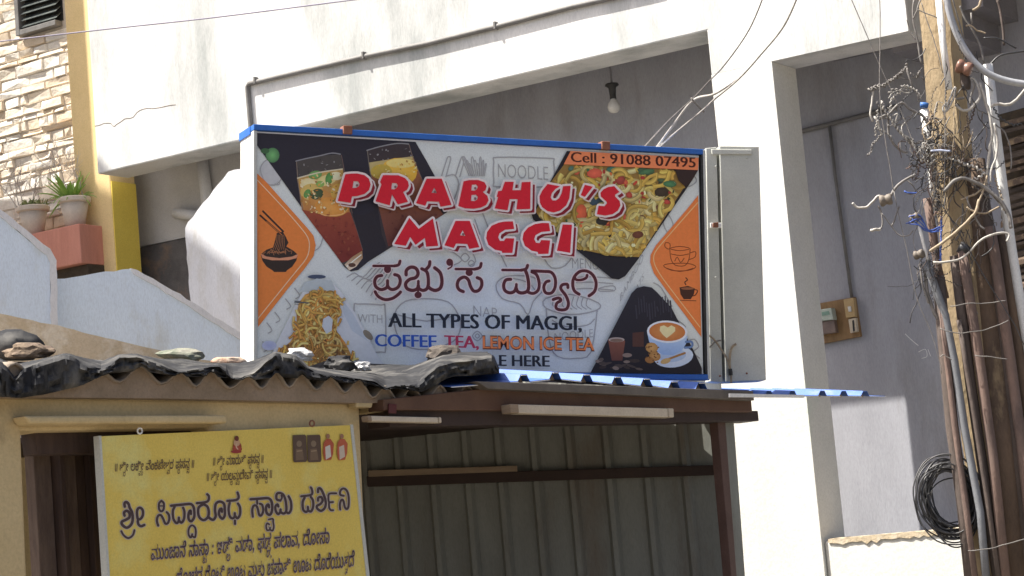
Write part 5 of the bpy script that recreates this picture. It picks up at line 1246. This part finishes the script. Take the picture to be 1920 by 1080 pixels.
for parts in (((y1, YS1[:3], 7.7125),), ((y1, YS1[3:], 7.7125),), ((y2, YS2[:9], 7.2),), ((y2, YS2[9:], 7.2),)):
    for ex, cc in ((22, (188, 166, 146)), (0, PU)):
        for fn, ls, sc_ in parts:
            for pts, w in ls: B.stroke(fn(pts), (w + ex) / sc_, cc, 4)
    B.build('name_lettering', ink, yl, 'large dark purple Kannada word of the name on the yellow board')
# small lines: clusters of (base letters, letter hung below)
def kan(words, p0, p1, h, rgb, halo=None):
    """words: clusters 'base' or 'base|below'; laid between the two pixels, h = letter height in pixels"""
    widths = []
    for c in words:
        if c == ' ': widths.append(.35); continue
        g, x0, x1 = glyphs(c.split('|')[0], 0); widths.append(x1 - x0 + .06)
    tot = sum(widths); d = V((p1[0] - p0[0], p1[1] - p0[1])); ex = d / d.length; sx = d.length / tot; ey = V((.06, -1)).normalized(); sy = h / .56
    for off, cc in (((.035, halo), (.010, rgb)) if halo else ((.010, rgb),)):
        x = 0
        for c, w in zip(words, widths):
            if c != ' ':
                for i, part in enumerate(c.split('|')):
                    g, a0, a1 = glyphs(part, off); k = 1 if i == 0 else .62; bx = x if i == 0 else x + (w - .06) * .45; by = 0 if i == 0 else -.42
                    B.tris([(p0[0] + ex.x * (bx + (v[0] - a0) * k) * sx + ey.x * (by + v[1] * k) * sy, p0[1] + ex.y * (bx + (v[0] - a0) * k) * sx + ey.y * (by + v[1] * k) * sy) for v in g[0]], g[1], [B.col(cc)] * len(g[0]))
            x += w
DP = (92, 66, 56)
kan(['॥', ' ', 'ಶೀ|ರ', ' ', 'ಲ', 'ಕೀ|ಮ', ' ', 'ವೆಂ', 'ಕ', 'ಟೇ', 'ಶ|ವ', 'ರ', ' ', 'ಪ|ರ', 'ಸ', 'ನ|ನ', ' ', '॥'], (216, 884), (364, 877), 13, DP)
kan(['॥', ' ', 'ಶೀ|ರ', ' ', 'ಮಾ', 'ರು', 'ತಿ', ' ', 'ಪ|ರ', 'ಸ', 'ನ|ನ', ' ', '॥'], (400, 873), (494, 868), 13, DP)
kan(['॥', ' ', 'ಶೀ|ರ', ' ', 'ಯ', 'ಲ|ಲ', 'ಮ|ಮ', 'ದೇ', 'ವಿ', ' ', 'ಪ|ರ', 'ಸ', 'ನ|ನ', ' ', '॥'], (388, 902), (510, 896), 13, DP)
kan(['ಮುಂ', 'ಜಾ', 'ನೆ', ' ', 'ನಾ', 'ಸಾ|ಟ', ' ', ':', ' ', 'ಇ', 'ಡಿ|ಲ', ' ', 'ವ', 'ಡಾ,', ' ', 'ಫ', 'ಡ|ಡ,', ' ', 'ಪ', 'ಲಾ', 'ವ,', ' ', 'ದೋ', 'ಸಾ'], (283, 1050), (618, 1018), 21, (84, 64, 74), (178, 156, 134))
kan(['ಜೋ', 'ಳ', 'ದ', ' ', 'ರೊ', 'ಟಿ|ಟ', ' ', 'ಊ', 'ಟ', ' ', 'ಮ', 'ತು|ತ', ' ', 'ಚ', 'ಪಾ', 'ತಿ', ' ', 'ಊ', 'ಟ', ' ', 'ದೊ', 'ರೆ', 'ಯು', 'ತ|ತ', 'ದೆ'], (330, 1096), (664, 1062), 21, (84, 64, 74), (178, 156, 134))
B.build('menu_lettering', ink, yl, 'small dark Kannada lines on the yellow board')
# small pictures: seated elephant-headed icon, two dark framed figures, two robed figures
B.ell(445, 838, 8, 10, (150, 60, 44)); B.ell(445, 842, 9, 6, (166, 74, 52)); B.ell(444, 830, 6, 7, (196, 150, 110)); B.stroke([(444, 832), (443, 838), (446, 842)], 2.2, (206, 164, 130), 3); B.ell(444, 822, 4, 5, (110, 56, 40)); B.ell(443, 847, 10, 3, (150, 58, 48)); B.build('icon_picture', ink, yl)
for x in (549, 576):
    B.poly([(x, 816), (x + 23, 815), (x + 25, 818), (x + 27, 862), (x + 25, 866), (x + 3, 867), (x + 1, 864)], (92, 70, 54)); B.ell(x + 12, 832, 5, 6, (134, 110, 84)); B.poly([(x + 6, 842), (x + 18, 841), (x + 21, 862), (x + 6, 863)], (120, 94, 70)); B.stroke([(x + 8, 846), (x + 17, 845)], 2, (158, 130, 96), 0); B.build('framed_picture', ink, yl)
for x, c, c2 in ((615, (178, 84, 56), (206, 190, 170)), (641, (184, 92, 60), (200, 176, 150))):
    B.ell(x, 818, 3.6, 4.6, (158, 110, 80)); B.poly([(x - 8, 830), (x - 3, 823), (x + 5, 823), (x + 11, 832), (x + 10, 850), (x + 6, 862), (x - 6, 863), (x - 9, 850)], c); B.poly([(x - 5, 838), (x + 4, 834), (x + 6, 856), (x - 4, 862)], c2); B.build('robed_figure_picture', ink, yl)
bpy.data.objects.remove(_to)
